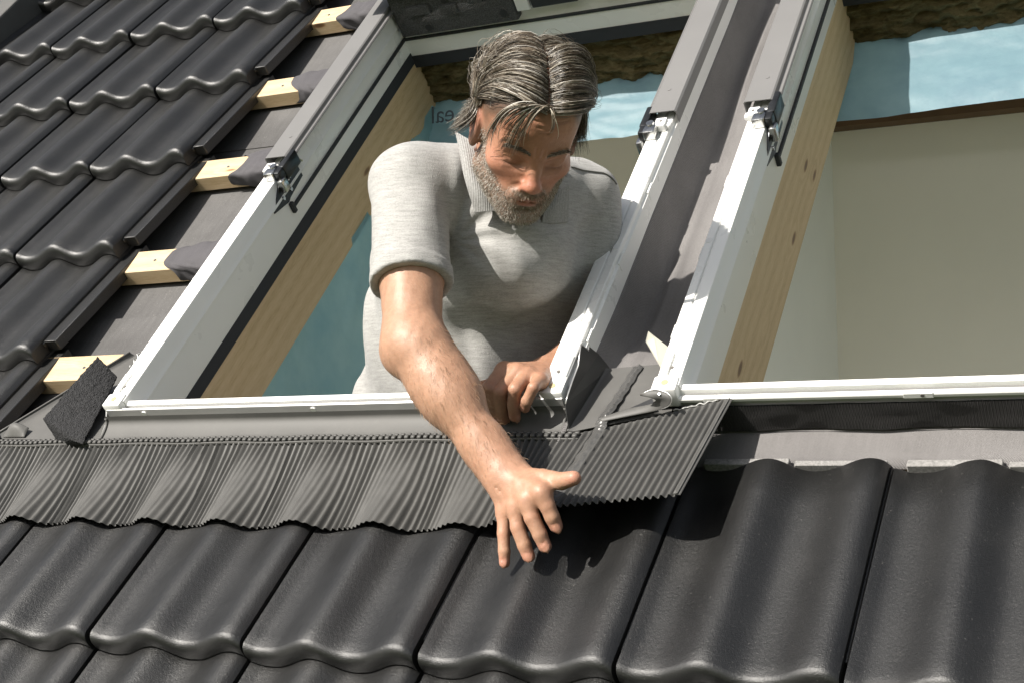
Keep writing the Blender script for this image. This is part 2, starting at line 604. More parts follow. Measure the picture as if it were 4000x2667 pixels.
# folded membrane corners wrapped over the batten ends
def wrap(v, ue, seed):
    nu, nv = 34, 40
    def fn(a, b):
        u = ue - .055 + (.125 + .02 * mnoise.noise(Vector((seed, b * 3, 0)))) * a
        ang = b * 2 * math.pi
        hw, hn = .0365 + .006 + .010 * a, .019 + .006 + .010 * a
        cv, cn = math.cos(ang), math.sin(ang)
        x = math.copysign(abs(cv) ** .55, cv) * hw
        y = math.copysign(abs(cn) ** .55, cn) * hn
        cr = mnoise.noise(Vector((u * 42 + seed * 7, b * 9, seed))) * .006 + abs(mnoise.noise(Vector((u * 19 - b * 7, b * 5 + seed, 2)))) * .010 - .004
        edge = .018 * math.sin(ang * 2 + seed) * (1 - a)
        return (u + edge, v + .0365 + x * (1 + cr * 14), -.079 + y * (1 + cr * 22) + .004)
    V, F = grid(nu, nv, fn)
    return obj('folded_membrane', V, F, MT['cloth'], roof, smooth=True)
for i, v in enumerate(BAT_V):
    if i > 1:
        wrap(v, (-.36, -.405, -.395, -.405, -.41, -.42, -.42)[i] , i * 3.7)
# membrane upstand along the frame side
def upst(a, b):
    v = .80 + 1.25 * b
    u = -.335 + .075 * a + .006 * mnoise.noise(Vector((v * 16, a * 3, 8)))
    n = -.108 + .100 * a ** 2.5 + .006 * mnoise.noise(Vector((v * 22, a * 4, 5)))
    return (u, v, n)
V, F = sheet(14, 110, upst, .002)
obj('folded_membrane', V, F, MT['cloth'], roof, smooth=True)

# rafters lining the openings (the visible pine reveals) and their hidden faces
for (a0, a1, nn) in ((-.290, -.2035, -.118), (.6455, .690, -.118), (.8335, .8785, -.088), (1.7275, 1.80, -.088)):
    V, F = box(a0, a1, .36, 2.05, -.260, nn, .0015, 1)
    obj('rafter', V, F, MT['rafter'], roof, base=rw((a0 + a1) / 2, .7, -.2) - wbase(roof) + Vector((a0 * 3, 0, 0)))
# headers below and timbers between
V, F = box(-.2035, .6455, .40, .4445, -.260, -.118); obj('header', V, F, MT['rafter'], roof)
V, F = box(.8785, 1.7275, .40, .4445, -.260, -.088); obj('header', V, F, MT['rafter'], roof)
# fill between and round the rafters (closed roof build-up, not seen)
for (a0, a1, b0, b1) in ((-2.6, -.29, -.9, 3.9), (.69, .8335, -.9, 3.9), (1.80, 2.1, -.9, 3.9), (-.29, .69, -.9, .36), (.8335, 1.80, -.9, .36)):
    V, F = box(a0, a1, b0, b1, -.255, -.130)
    obj('insulation', V, F, MT['wool'], roof)

# mineral wool filling above the openings: rough cut ends
def wool(u0, u1, n0, n1, seed):
    nu, nv = 150, 44
    def fn(a, b):
        u = u0 + (u1 - u0) * a
        low = n0 + .016 * mnoise.noise(Vector((u * 16, seed, 0))) + .010 * mnoise.noise(Vector((u * 47, seed, 4)))
        n = low + (n1 - low) * b
        d = mnoise.fractal(Vector((u * 22, n * 60, seed)), 1.0, 2.0, 5)
        d2 = abs(mnoise.noise(Vector((u * 9 + 3, n * 26, seed + 5))))
        return (u, VT + .012 - .016 * d + .03 * d2, n)
    V, F = grid(nu, nv, fn)
    k = len(V)
    V2 = [(a, b + .25, c) for a, b, c in V]
    # underside strip
    F2 = [[i + 1, i, i + k, i + k + 1] for i in range(nu - 1)]
    return obj('insulation', V + V2, F + F2, MT['wool'], roof, smooth=True)
wool(-.2035, .6455, -.262, -.10, 2.0)
wool(.8785, 1.7275, -.248, -.085, 9.0)
V, F = box(-.29, .69, VT + .05, 3.9, -.255, -.130); obj('insulation', V, F, MT['wool'], roof)
V, F = box(.8335, 1.80, VT + .05, 3.9, -.245, -.130); obj('insulation', V, F, MT['wool'], roof)

# ---- tiles
TW, TG, TL, TA, TDROP = .30, .345, .405, .027, .036
def prof(s):
    x = ((s - .123) / .15) % 1.0
    th = math.pi * x / .42 if x < .42 else math.pi + math.pi * (x - .42) / .58
    c = (1 + math.cos(th)) / 2
    return TA * (c ** 1.25 - 1)

def tile_mesh(seed, head=False, edge=False):
    S_ = [.0035 + (.297 - .0035) * i / 44 for i in range(45)]
    rv, rn = .013, .014
    st = [(.004, -.0385), (.0005, -.031), (0.0, -.022)]
    for k in range(1, 9):
        a = math.pi / 2 * k / 8
        st.append((rv * (1 - math.cos(a)), -rn * (1 - math.sin(a)) - .003 * (1 - k / 8)))
    st += [(.034, 0), (.07, 0), (.15, 0), (.25, 0), (.33, 0), (TL - .004, 0), (TL, -.003)]
    V, F, FM = [], [], []
    ns = len(S_)
    for (v, off) in st:
        for i, s in enumerate(S_):
            e = 0
            # softened side arrises
            d0, d1 = s - S_[0], S_[-1] - s
            if d0 < .004: e -= .002 * (1 - d0 / .004)
            if d1 < .006: e -= .004 * (1 - d1 / .006) ** 2
            w = .0006 * mnoise.noise(Vector((s * 40, v * 25, seed)))
            if off < -.02: w += .0012 * mnoise.noise(Vector((s * 160, v * 90, seed)))
            V.append((s, v, prof(s) - TDROP * v / TG + off + e + w))
    nr = len(st)
    for j in range(nr - 1):
        for i in range(ns - 1):
            a = j * ns + i
            F.append([a, a + 1, a + ns + 1, a + ns]); FM.append(0)
    # underside
    k = len(V)
    for (v, off) in (st[0], st[-1]):
        for s in S_:
            V.append((s, v, prof(s) - TDROP * v / TG - (.0385 if v < .1 else .022)))
    for i in range(ns - 1):
        F.append([k + i, k + ns + i, k + ns + i + 1, k + i + 1]); FM.append(0)
        a = (nr - 1) * ns + i
        F.append([a, a + 1, k + ns + i + 1, k + ns + i]); FM.append(1)
    L = [j * ns for j in range(nr)]
    F.append([*L, k + ns, k][::1]); FM.append(0)
    Rr = [j * ns + ns - 1 for j in range(nr)]
    F.append([*Rr[::-1], k + ns - 1, k + 2 * ns - 1]); FM.append(0)
    # water-bar on the right side: flat rebate that the next tile laps over
    def add(b, m):
        kk = len(V)
        V.extend(b[0]); F.extend([[i + kk for i in f] for f in b[1]]); FM.extend([m] * len(b[1]))
    def bar(s0, s1, v0, v1, n0, n1):
        V_, F_ = box(s0, s1, v0, v1, n0, n1, .0015, 1)
        return [(a, b, c - TDROP * b / TG) for a, b, c in V_], F_
    add(bar(.290, .320, .052, TL, -.048, -.0365), 0)
    if edge:
        add(bar(.278, .330, .046, TL + .004, -.046, -.0200), 0)
    add(bar(.2965, .3005, .040, TL, -.034, -.0215), 0)
    # raw concrete nib bar at the head
    if head:
        add(bar(.020, .150, TL - .002, TL + .012, -.055, -.0135), 1)
        add(bar(.158, .292, TL - .002, TL + .009, -.055, -.0155), 1)
    me = bpy.data.meshes.new('roof_tile')
    me.from_pydata(V, [], F)
    me.materials.append(MT['tile']); me.materials.append(MT['concrete'])
    me.polygons.foreach_set('material_index', FM)
    me.polygons.foreach_set('use_smooth', [True] * len(me.polygons))
    me.update()
    me.set_sharp_from_angle(angle=math.radians(38))
    return me

TILES = [tile_mesh(s) for s in (1.3, 7.7, 14.1)]
HEADS = [tile_mesh(s, True) for s in (4.2, 9.9)]
EDGES = [tile_mesh(s, False, True) for s in (2.2, 5.9)]
def place_tile(k, row):
    """right-hand joint at u = .30 k, nose at v = .345 row"""
    o = bpy.data.objects.new('roof_tile', random.choice(HEADS if row == 0 else EDGES if (k == -2 and row > 0) else TILES))
    COL.objects.link(o)
    o.parent = roof
    p = rw(TW * (k - 1) - .006 + random.uniform(-.0012, .0012), TG * row + random.uniform(-.002, .002), random.uniform(-.001, .001))
    o.location = p - wbase(roof)
    o.rotation_euler = Euler((math.radians(45 + random.uniform(-.15, .15)), random.uniform(-.002, .002), random.uniform(-.002, .002)))
for row in (-1, 0):
    for k in range(-3, 7):
        place_tile(k, row)
for k in range(-3, 7):
    place_tile(k, -2)
for row in range(1, 11):
    for k in range(-5, -1):
        if TW * (k - 1) > -1.95:
            place_tile(k, row)
# verge: dark metal barge trim along the gable edge, white painted board outside it
V, F = box(-1.93, -1.80, -.9, 3.9, -.10, .030, .006, 2)
obj('verge_trim', V, F, MT['flash'], roof)
V, F = box(-1.990, -1.932, -.95, 3.9, -.30, .012, .004, 2)
obj('barge_board', V, F, MT['white'], roof)

# ------------------------------------------------------------------ the room behind
def slab(name, a0, a1, b0, b1, c0, c1, m):
    V, F = box(a0, a1, b0, b1, c0, c1)
    return tag(obj(name, V, F, MT[m], frame='world'), kind='structure')
def gable(name, x0, x1, m):
    P = [(-.30, -.78), (4.12, -.78), (4.12, 1.30), (2.76, 2.36), (-.30, -.70)]
    k = len(P)
    V = [(x0, y, z) for y, z in P] + [(x1, y, z) for y, z in P]
    F = [[i, (i + 1) % k, k + (i + 1) % k, k + i] for i in range(k)] + [list(range(k))[::-1], [k + i for i in range(k)]]
    return tag(obj(name, V, F, MT[m], frame='world'), kind='structure')
slab('wall_back', .16, 2.2, 4.00, 4.12, -.78, 1.455, 'wall')
slab('wall_back_side', -2.5, .06, 4.00, 4.12, -.78, 1.535, 'wall')
slab('wall_partition', .05, .17, 2.60, 4.00, -.78, 1.50, 'wall2')
slab('floor', -2.5, 2.2, -.3, 4.12, -.80, -.70, 'floorb')
slab('wall_front', -2.5, 2.2, -.42, -.30, -5.2, -.80, 'render')
slab('wall_rear', -2.5, 2.2, 4.125, 4.25, -5.2, 1.70, 'render')
slab('beam', .17, 2.1, 3.90, 3.999, 1.456, 1.57, 'brown')
V, F = [], []
for y, z in ((3.45, 2.38), (4.60, 1.62), (4.60, 1.50), (3.45, 2.20)):
    V += [(-2.6, y, z), (2.2, y, z)]
F = [[0, 1, 3, 2], [4, 5, 7, 6], [2, 3, 5, 4], [0, 6, 7, 1], [0, 2, 4, 6], [1, 7, 5, 3]]
tag(obj('roof_far_slope', V, F, MT['wall'], frame='world'), kind='structure')
# ------------------------------------------------------------------ roof windows (frames only, sashes taken out)
def side_profile(side, u_out):
    """closed (u, n) outline of a side rail; side=+1: left-hand rail (opening to its right)"""
    s = side
    P = [(0, -.105), (0, .018), (.004, .0205), (.0045, .028), (.006, .030), (.018, .030), (.0195, .0285), (.0195, .0262), (.0225, .0262), (.0225, .0285), (.024, .030),
         (.0415, .030), (.0435, .029), (.0445, .027), (.0452, .021), (.0458, .012), (.0468, .002), (.0490, -.0045), (.0508, -.0075), (.0508, -.0095), (.0490, -.0115), (.0462, -.014), (.0455, -.020), (.0450, -.090), (.040, -.105)]
    Q = [(u_out + s * a, b) for a, b in P]
    return Q if s < 0 else Q[::-1]

def rail_notch_caps(parent, side, u_out, vs):
    for v in vs:
        V, F = box(min(u_out + side * .001, u_out + side * .014), max(u_out + side * .001, u_out + side * .014), v - .013, v + .013, .0285, .0312, .0012, 1)
        obj('rail_lug', V, F, MT['white'], parent)

def screw_hole(parent, u, v, n, r=.0035, mat='brass', axis=(0, 0, 1)):
    V, F = cyl((u, v, n), axis, r, .0012, 14)
    o = obj('screw_hole', V, F, MT[mat], parent)
    return o

def hinge(parent, side, u_out, v):
    """pivot fitting at the lower end of the cladding: pointed steel plate, cranked arm, rivets, plastic clip"""
    s = side
    U = lambda a: u_out + s * a
    h = thing('hinge_bracket', rw(U(.04), v, .02), None, None)
    h.parent = parent
    h.location = Vector(h["base"]) - wbase(parent); h["base"] = tuple(h.location)
    for kk in ('label', 'category'):
        if kk in h: del h[kk]
    def part(name, vf, m, **kw):
        return obj(name, vf[0], vf[1], MT[m], h, **kw)
    # pointed plate on the inner face
    a0, a1 = sorted((U(.0462), U(.0492)))
    P = [(v - .112, -.016), (v - .108, -.011), (v - .048, .024), (v + .03, .030), (v + .03, -.020), (v - .040, -.026), (v - .052, -.030)]
    V = [(a0, b, c) for b, c in P] + [(a1, b, c) for b, c in P]
    k = len(P)
    F = [[i, (i + 1) % k, k + (i + 1) % k, k + i] for i in range(k)] + [list(range(k))[::-1], [k + i for i in range(k)]]
    part('pivot_plate', (V, F), 'darkmetal')
    part('crank_arm', merge(box(*sorted((U(.030), U(.058))), v - .052, v - .020, .022, .046, .003, 2), box(*sorted((U(.044), U(.060))), v - .030, v + .035, .012, .047, .003, 2)), 'darkmetal', auto=35)
    part('latch', merge(box(*sorted((U(.022), U(.046))), v - .058, v - .034, .030, .050, .003, 2), box(*sorted((U(.050), U(.064))), v - .062, v - .040, .000, .030, .003, 2)), 'chrome', auto=35)
    for (b, c) in ((v - .046, .004), (v - .030, -.012), (v - .066, -.010), (v - .016, .012)):
        part('rivet', cyl((U(.051), b, c), (1, 0, 0), .0045, .006, 14), 'chrome', auto=35)
    part('bolt_head', cyl((U(.036), v - .030, .048), (0, 0, 1), .0075, .008, 16), 'chrome', auto=35)
    part('spring_band', tube([(U(.056), v - .030 + .008 * i, .010 + .030 * math.sin(i / 9 * math.pi)) for i in range(10)], .003, 6), 'chrome', auto=50)
    part('plastic_clip', merge(box(*sorted((U(.008), U(.030))), v - .034, v - .008, .030, .046, .002, 2), box(*sorted((U(.000), U(.012))), v - .028, v - .014, .030, .040, .002, 1)), 'plastic', auto=35)
    part('clip_hole', cyl((U(.018), v - .020, .0462), (0, 0, 1), .003, .0012, 12), 'hole')
    return h

def cladding(parent, side, u_out, v0, v1):
    """folded grey aluminium cover strip over the upper part of a side rail"""
    s = side
    t = .0016
    path = [(-.006, .022), (-.006, .046), (-.003, .0495), (.046, .0495), (.049, .047), (.0505, .040), (.053, .0385), (.058, .040), (.060, .037)]
    outer = [(u_out + s * a, b) for a, b in path]
    inner = [(u_out + s * (a + (t if i < 3 else -t * .3)), b - t) for i, (a, b) in enumerate(path)]
    poly = outer + inner[::-1]
    if s > 0: poly = poly[::-1]
    V, F = extrude_v(poly, v0, v1)
    o = obj('cladding_strip', V, F, MT['alu'], parent, auto=30)
    V, F = cyl((u_out + s * .026, v0 + .075, .0497), (0, 0, 1), .004, .0012, 14)
    obj('rivet', V, F, MT['alu'], o, auto=40)
    return o

def window(label, u0, u1, black):
    w = thing('skylight', rw((u0 + u1) / 2, WB, -.1), label, 'skylight')
    for side, uo in ((1, u0), (-1, u1)):
        V, F = extrude_v(side_profile(side, uo), WB + .012, WT)
        r = obj('side_rail', V, F, MT['white'], w, auto=32)
        # corner block with screw holes at the lower end
        a0, a1 = sorted((uo + side * .0015, uo + side * .0425))
        V, F = box(a0, a1, WB - .002, WB + .030, -.004, .0335, .004, 2)
        blk = obj('corner_block', V, F, MT['white'], r, auto=35)
        screw_hole(r, uo + side * .022, WB + .014, .0338, .0055)
        screw_hole(r, uo + side * .024, WB + .050, .0304, .003, 'hole')
        V, F = box(*sorted((uo + side * .006, uo + side * .020)), WB + .036, WB + .085, .029, .0330, .002, 1)
        obj('rail_lug', V, F, MT['white'], r, auto=35)
        # notches with half-round plugs along the flange
        for v in (WB + .165, WB + .36, WB + .56):
            V, F = cyl((uo + side * .012, v, .0300), (0, 0, 1), .0062, .0014, 18)
            obj('rail_plug', V, F, MT['plastic'], r, auto=40)
            V, F = box(*sorted((uo - side * .0010, uo + side * .003)), v - .036, v - .006, .004, .022, .0006, 1)
            obj('rail_lug', V, F, MT['white'], r, auto=40)
        cladding(w, side, uo, 1.222, 2.02)
        hinge(w, side, uo, 1.215)
        # dark sealing gasket in the inner face, from the hinge up
        a0, a1 = sorted((uo + side * .044, uo + side * .0505))
        V, F = box(a0, a1, 1.165, VT + .004, -.052, -.044, .001, 1)
        obj('gasket', V, F, MT['gasket'], r)
        V, F = box(*sorted((uo + side * .044, uo + side * .054)), 1.160, 1.172, -.060, -.034, .002, 1)
        obj('gasket_end', V, F, MT['gasket'], r)
        # small round plugs on the inner face
        V, F = cyl((uo + side * .0456, VT - .045, -.068), (1, 0, 0), .009, .003, 20)
        obj('cover_plug', V, F, MT['white'], r, auto=40)
        if black:
            V, F = box(*sorted((uo + side * .030, uo + side * .0462)), .44, VT + .03, -.1195, -.089, .001, 1)
            obj('insulation_collar', V, F, MT['collar_dark'], w)
    iu0, iu1 = u0 + RB, u1 - RB
    # top rail: section in (v, n), open face looks down the slope
    P = [(VT, -.100), (VT - .003, -.060), (VT - .002, -.052), (VT, -.044), (VT + .012, .004), (VT + .018, .020), (VT + .022, .0285), (WT - .002, .029), (WT - .001, -.1)]
    V, F = extrude_u(P, iu0 - .004, iu1 + .004)
    tr = obj('top_rail', V, F, MT['white'], w, auto=32)
    V, F = box(iu0, iu1, VT - .006, VT + .004, -.053, -.046, .001, 1)
    obj('gasket', V, F, MT['gasket'], tr)
    V, F = box(iu0 - .004, iu1 + .004, VT - .002, VT + .03, -.132, -.0985, .001, 1)
    obj('insulation_collar', V, F, MT['collar_dark'], w)
    # bottom rail: white sill with a groove
    P = [(WB + .010, -.060), (WB + .010, .0025), (WB, .0035), (WB - .001, .009), (WB, .0115), (WB + .002, .0125), (WB + .0060, .0125), (WB + .0070, .0070), (WB + .0105, .0070), (WB + .0112, .0195), (WB + .014, .0215), (WB + .021, .0215), (WB + .0235, .019), (WB + .026, .004), (WB + .036, -.070), (WB + .030, -.085)]
    V, F = extrude_u(P, u0 + .010, u1 - .010)
    br = obj('bottom_rail', V, F, MT['white'], w, auto=32)
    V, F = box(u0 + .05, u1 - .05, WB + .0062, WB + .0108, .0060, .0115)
    obj('gasket', V, F, MT['alu'], br)  # grey strip added to paint the shade line of the groove, not a seal
    for t in (.07, .42, .77):
        uu = iu0 + (iu1 - iu0) * t
        V, F = box(uu - .024, uu + .018, WB - .0022, WB + .0055, .003, .0132, .001, 1)
        obj('sill_lug', V, F, MT['white'], br, auto=35)
        screw_hole(br, uu + .003, WB - .0026, .009, .0028, 'hole', (0, 1, 0))
    if black:
        V, F = box(iu0, iu1, .4455, .516, -.130, -.087)
        obj('insulation_collar', V, F, MT['collar_dark'], w)
    return w, tr, br

win1, top1, sill1 = window('open white roof window frame with a man leaning out of it', WL0, WL1, True)
win2, top2, sill2 = window('open white roof window frame with an empty room behind, beside the fabric valley', WR0, WR1, False)

# aluminium lip on the sill of the first window
P = [(.4785, .0225), (.4745, .0215), (.4725, .010), (.4738, -.002), (.4765, -.002), (.4755, .010), (.477, .019), (.480, .0205)]
V, F = extrude_u(P, WL0 + .008, WL1 - .004)
lip = obj('sill_lip', V, F, MT['lip'], win1, auto=40)
for uu in (-.155, .215, .62):
    V, F = cyl((uu, .4732, .0125), (0, 1, .1), .0055, .0022, 18)
    obj('screw_hole', V, F, MT['white'], lip)

# black bead-foam packing, plastic catch and lock parts seen under the head of the first window
hd = thing('head_packing', rw(.2, VT, .03), 'black moulded foam packing with round sockets under the window head', 'packing')
pk = []
def foam_block(u0, u1, n0, n1, v0, v1):
    V, F = box(u0, u1, v0, v1, n0, n1, .004, 2)
    return obj('foam_block', V, F, MT['eps'], hd, auto=35)
fb = foam_block(-.192, .128, -.034, .080, VT - .022, VT + .030)
for (uu, nn, r) in ((-.112, -.012, .014), (.094, -.006, .016), (-.045, .052, .012)):
    V, F = merge(cyl((uu, VT - .0222, nn), (0, 1, 0), r, .0025, 24))
    obj('socket_ring', V, F, MT['eps'], fb, auto=40)
    V, F = cyl((uu + .003, VT - .0238, nn - .003), (0, 1, 0), r * .62, .0025, 24)
    obj('socket_hole', V, F, MT['gasket'], fb, auto=40)
for (a0, a1, c0, c1) in ((-.150, -.085, .022, .048), (-.060, -.012, .012, .040), (.02, .06, .03, .052)):
    V, F = box(a0, a1, VT - .032, VT - .018, c0, c1, .005, 2)
    obj('foam_rib', V, F, MT['eps'], fb, auto=35)
V, F = box(.134, .168, VT - .026, VT - .004, -.010, .085, .003, 2)
cl = obj('catch_plate', V, F, MT['plastic'], hd, auto=35)
V, F = box(.143, .160, VT - .0275, VT - .0255, .030, .037); obj('red_mark', V, F, mat_plain('red_print', (.45, .03, .03), .5), cl)
V, F = box(.138, .150, VT - .0275, VT - .0255, .028, .034); obj('black_mark', V, F, MT['gasket'], cl)
V, F = box(.172, .290, VT - .022, VT + .02, -.010, .085, .004, 2); obj('lock_case', V, F, MT['gasket'], hd, auto=35)
for i, (a, b, c) in enumerate(((.32, .012, .02), (.352, .030, .026), (.39, .010, .015), (.425, .02, .03), (.505, .03, .022), (.54, .012, .035))):
    V, F = merge(box(a, a + b * 1.4, VT - .020, VT + .004, -.008, c + .03, .003, 2), cyl((a + b * .5, VT - .024, .004), (0, 1, 0), .006, .012, 14))
    obj('lock_lever', V, F, MT['gasket' if i % 2 else 'darkmetal'], hd, auto=35)
# rounded cladding cap that closes the head
V, F = extrude_u([(VT - .03, .086), (VT + .06, .086), (VT + .06, .10), (VT - .04, .10), (VT - .045, .09)], WL0, WL1)
obj('head_cap', V, F, MT['alu'], hd, auto=30)
# ------------------------------------------------------------------ sill flashing with its pleated apron
fl = thing('sill_flashing', rw(.2, .43, -.02), 'dark grey metal sill flashing with a pleated skirt over the black tiles', 'flashing')

def smooth01(x):
    x = max(0.0, min(1.0, x))
    return x * x * (3 - 2 * x)

def tile_top(u, v):
    return prof(u % .30) - TDROP * v / TG

# concave sill profile
cove = [(.4722, .0085), (.4715, .003)]
for i in range(11):
    a = math.radians(72) * i / 10
    cove.append((.4712 - .0490 * (1 - math.cos(a)), .000 - .0145 * math.sin(a)))
cove += [(.4345, -.0130), (.4335, -.0150)]
poly = cove + [(v + .0012, n - .0016) for v, n in cove[::-1]]
V, F = extrude_u(poly[::-1], WL0 - .004, WL1 + .002)
obj('sill_cove', V, F, MT['flash'], fl, auto=40)
# rolled bead at the joint with the corner piece, both ends
for uu in (WL1 - .004, WL0 - .003):
    V, F = tube([(uu, v, n + .0012) for v, n in cove[1:-1]], .0028, 8)
    obj('cove_bead', V, F, MT['flash'], fl, smooth=True)

# pleated apron
def apron_top(u):
    r = smooth01((u - .70) / .26)
    x = max(0, u - .70) / .25
    return (.4325 + .046 * x, -.0155 + .0245 * min(1, x) ** 1.3)
def apron(a, t):
    """a: distance along the top edge (m), t: 0 top .. 1 lower edge"""
    vt, nt_ = apron_top(a)
    right = smooth01((a - .585) / .13)
    d = .0035 * math.sin(2 * math.pi * (a + .03) / .15)
    bend = smooth01(t * 1.5)
    u = a + (1 - right) * (d * bend - .012 * t) - right * .014 * t
    vb = .252 + .008 * math.sin(2 * math.pi * (a - .02) / .15) * (1 - right) - .004 * right * max(0, min(1, (a - .60) / .35))
    v = vt + (vb - vt) * t
    w = max(0.0, t - .03) / .97 * (1 - right)
    flat = nt_ + (-.014 - nt_) * t
    wave = (tile_top(u, v) + TDROP * v / TG) * 1.08 - TDROP * v / TG + .0145
    wv_b = (tile_top(u, vb) + TDROP * vb / TG) * 1.35 - TDROP * v / TG + .0165
    n = flat * (1 - w) + wv_b * w
    nb = -.004 + .054 * max(0, min(1.02, (a - .60) / .35)) ** .9
    n = n * (1 - right) + (nt_ + (nb - nt_) * t) * right
    return u, v, n
PIT = .0121
def pleat(a, t):
    u, v, n = apron(a, t)
    right = smooth01((a - .585) / .13)
    q = a / PIT
    j = int(math.floor(q))
    rj = random.Random(j).random()
    amp = .0034 * (1 - (1 - right) * (.42 - .36 * math.cos(2 * math.pi * (a - .055) / .15)) * .8 * smooth01(t * 2))
    amp *= (.8 + .4 * rj) if right < .5 else 1.0
    amp *= smooth01((t + .015) / .05)
    x = math.cos(2 * math.pi * q)
    # pinched ridges, broad furrows
    n += amp * (math.copysign(abs(x) ** .8, x))
    n += .0006 * mnoise.noise(Vector((a * 60, t * 9, 2)))
    if t < .12 and right < .5:
        n += .002 * (1 - t / .12)
    return (u, v, n)
A0, A1 = -.66, .957
NP = int((A1 - A0) / PIT * 9)
V, F = sheet(NP, 30, lambda a, b: pleat(A0 + (A1 - A0) * a, 1 - b), .0011)
obj('pleated_apron', V, F, MT['apron'], fl, auto=60)

# stitched fold along the top of the pleats
sv, sf = [], []
nb_ = int((.72 - A0) / PIT)
for i in range(nb_):
    a = A0 + PIT * (i + .5)
    wob = .0012 * math.sin(a * 33) + .0006 * mnoise.noise(Vector((a * 40, 0, 0)))
    b1 = box(a - .0048, a + .0036, .4215 + wob, .4298 + wob, -.0165, -.0068, .0022, 2)
    b2 = box(a - .0030, a + .0056, .4300 + wob, .4352 + wob, -.0165, -.0088, .0014, 1)
    sv.append(b1)
    sv.append(b2)
V, F = merge(*sv)
tag(obj('fold_seam', V, F, MT['apron'], fl, auto=60), kind='stuff')
V, F = sheet(200, 3, lambda a, b: (A0 + (.72 - A0) * a, .4195 + .002 * b + .0012 * math.sin((A0 + (.72 - A0) * a) * 33), -.0105 - .004 * (1 - b)), .001)
obj('seam_tape', V, F, MT['apron'], fl, smooth=True)

# corner plate that closes the valley between the windows
def bil(c, a, b):
    p = [Vector(x) for x in c]
    return p[0] * (1 - a) * (1 - b) + p[1] * a * (1 - b) + p[2] * a * b + p[3] * (1 - a) * b
cp = [(.6975, .4345, -.0125), (.862, .468, -.006), (.838, .605, -.030), (.7035, .602, -.036)]
def plate(a, b):
    x = bil(cp, a, b)
    x.z += .0005 * mnoise.noise(x * 16) + .004 * math.exp(-(a / .03) ** 2)
    # the foot of the plate is cut back where the loose tab starts
    return tuple(x)
V, F = sheet(40, 40, plate, .001)
obj('valley_plate', V, F, MT['flash'], fl, auto=40)
# black sheet standing in for the shade under the lifted foot
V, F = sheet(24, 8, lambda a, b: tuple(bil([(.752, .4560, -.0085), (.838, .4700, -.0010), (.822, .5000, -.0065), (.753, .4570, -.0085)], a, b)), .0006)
obj('slit_shade', V, F, MT['gasket'], fl)
# upstand against the first window, its shade put into a darker flashing grey
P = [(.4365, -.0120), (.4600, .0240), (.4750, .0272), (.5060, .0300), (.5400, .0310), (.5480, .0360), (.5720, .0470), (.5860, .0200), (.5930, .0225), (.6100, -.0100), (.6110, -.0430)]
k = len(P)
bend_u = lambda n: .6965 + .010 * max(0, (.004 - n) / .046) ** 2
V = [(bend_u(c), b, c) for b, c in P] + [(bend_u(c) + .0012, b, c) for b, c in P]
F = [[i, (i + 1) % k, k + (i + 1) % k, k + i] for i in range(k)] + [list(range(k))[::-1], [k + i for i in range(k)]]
obj('upstand', V, F, mat_plain('grey_flashing_shaded', (.030, .031, .031), .45), fl)
V, F = tube([(.6975, b, c) for b, c in P[1:8]], .0011, 6); obj('upstand_edge', V, F, MT['lip'], fl, smooth=True)
V, F = tube([(.6975 + .006 * t, .4350 + .168 * t, -.0105 - .028 * t) for t in [i / 8 for i in range(9)]], .0022, 6)
obj('fold_line', V, F, MT['flash'], fl, smooth=True)
# crimped joint strip running down over plate and pleats
rib = [(.7655, .598, -.0310), (.7620, .545, -.0225), (.7590, .500, -.0140), (.7545, .455, -.0050)] + [tuple(Vector(apron(.7540, t)) + Vector((0, 0, .0015))) for t in (.06, .35, .65, .97)]
def rib_at(t):
    x = t * (len(rib) - 1)
    i = min(int(x), len(rib) - 2)
    f = x - i
    return Vector(rib[i]).lerp(Vector(rib[i + 1]), f)
def ribs(a, b):
    p = rib_at(b)
    s = a * 2 - 1
    up = b < .42
    z = .0040 * max(0, 1 - abs(s - .35) / .55) if up else .0022 * max(0, 1 - abs(s) / .95)
    cr = .0010 * mnoise.noise(Vector((a * 5, b * 55, 3))) + (.0012 * math.sin(b * 170 + a * 3) * max(0, 1 - abs(s - .3) / .5))
    sh = .0010 * math.sin(b * 75)
    return (p.x + s * (.0085 if up else .0095) + sh, p.y, p.z + .0022 + z + cr)
V, F = sheet(14, 130, lambda a, b: ribs(a, 1 - b), .001)
obj('joint_strip', V, F, mat_plain('joint_strip', (.075, .074, .072), .30, 0, .1), fl, smooth=True)

# loose tab curling up at the foot of the second frame
lo = [(0.7511, 0.4466, -0.0030), (0.7958, 0.4527, 0.0020), (0.8436, 0.4556, 0.0100), (0.8690, 0.4520, 0.0220), (0.8771, 0.4553, 0.0340), (0.8678, 0.4634, 0.0400), (0.8461, 0.4687, 0.0420), (0.8257, 0.4614, 0.0380)]
hi = [(0.7497, 0.4561, -0.0030), (0.7919, 0.4679, 0.0030), (0.8306, 0.4671, 0.0120), (0.8433, 0.4621, 0.0220), (0.8497, 0.4575, 0.0300), (0.8473, 0.4562, 0.0350), (0.8395, 0.4571, 0.0380), (0.8264, 0.4609, 0.0375)]
def cr_(P, t):
    x = t * (len(P) - 1)
    i = min(int(x), len(P) - 2)
    f = x - i
    p = [Vector(P[max(0, min(len(P) - 1, i + d))]) for d in (-1, 0, 1, 2)]
    return .5 * ((2 * p[1]) + (p[2] - p[0]) * f + (2 * p[0] - 5 * p[1] + 4 * p[2] - p[3]) * f * f + (-p[0] + 3 * p[1] - 3 * p[2] + p[3]) * f ** 3)
V, F = sheet(60, 8, lambda a, b: tuple(cr_(lo, a).lerp(cr_(hi, a), b) + Vector((0, 0, .0020 * math.sin(b * math.pi)))), .0009)
tab = obj('curled_tab', V, F, MT['flash'], fl, smooth=True)
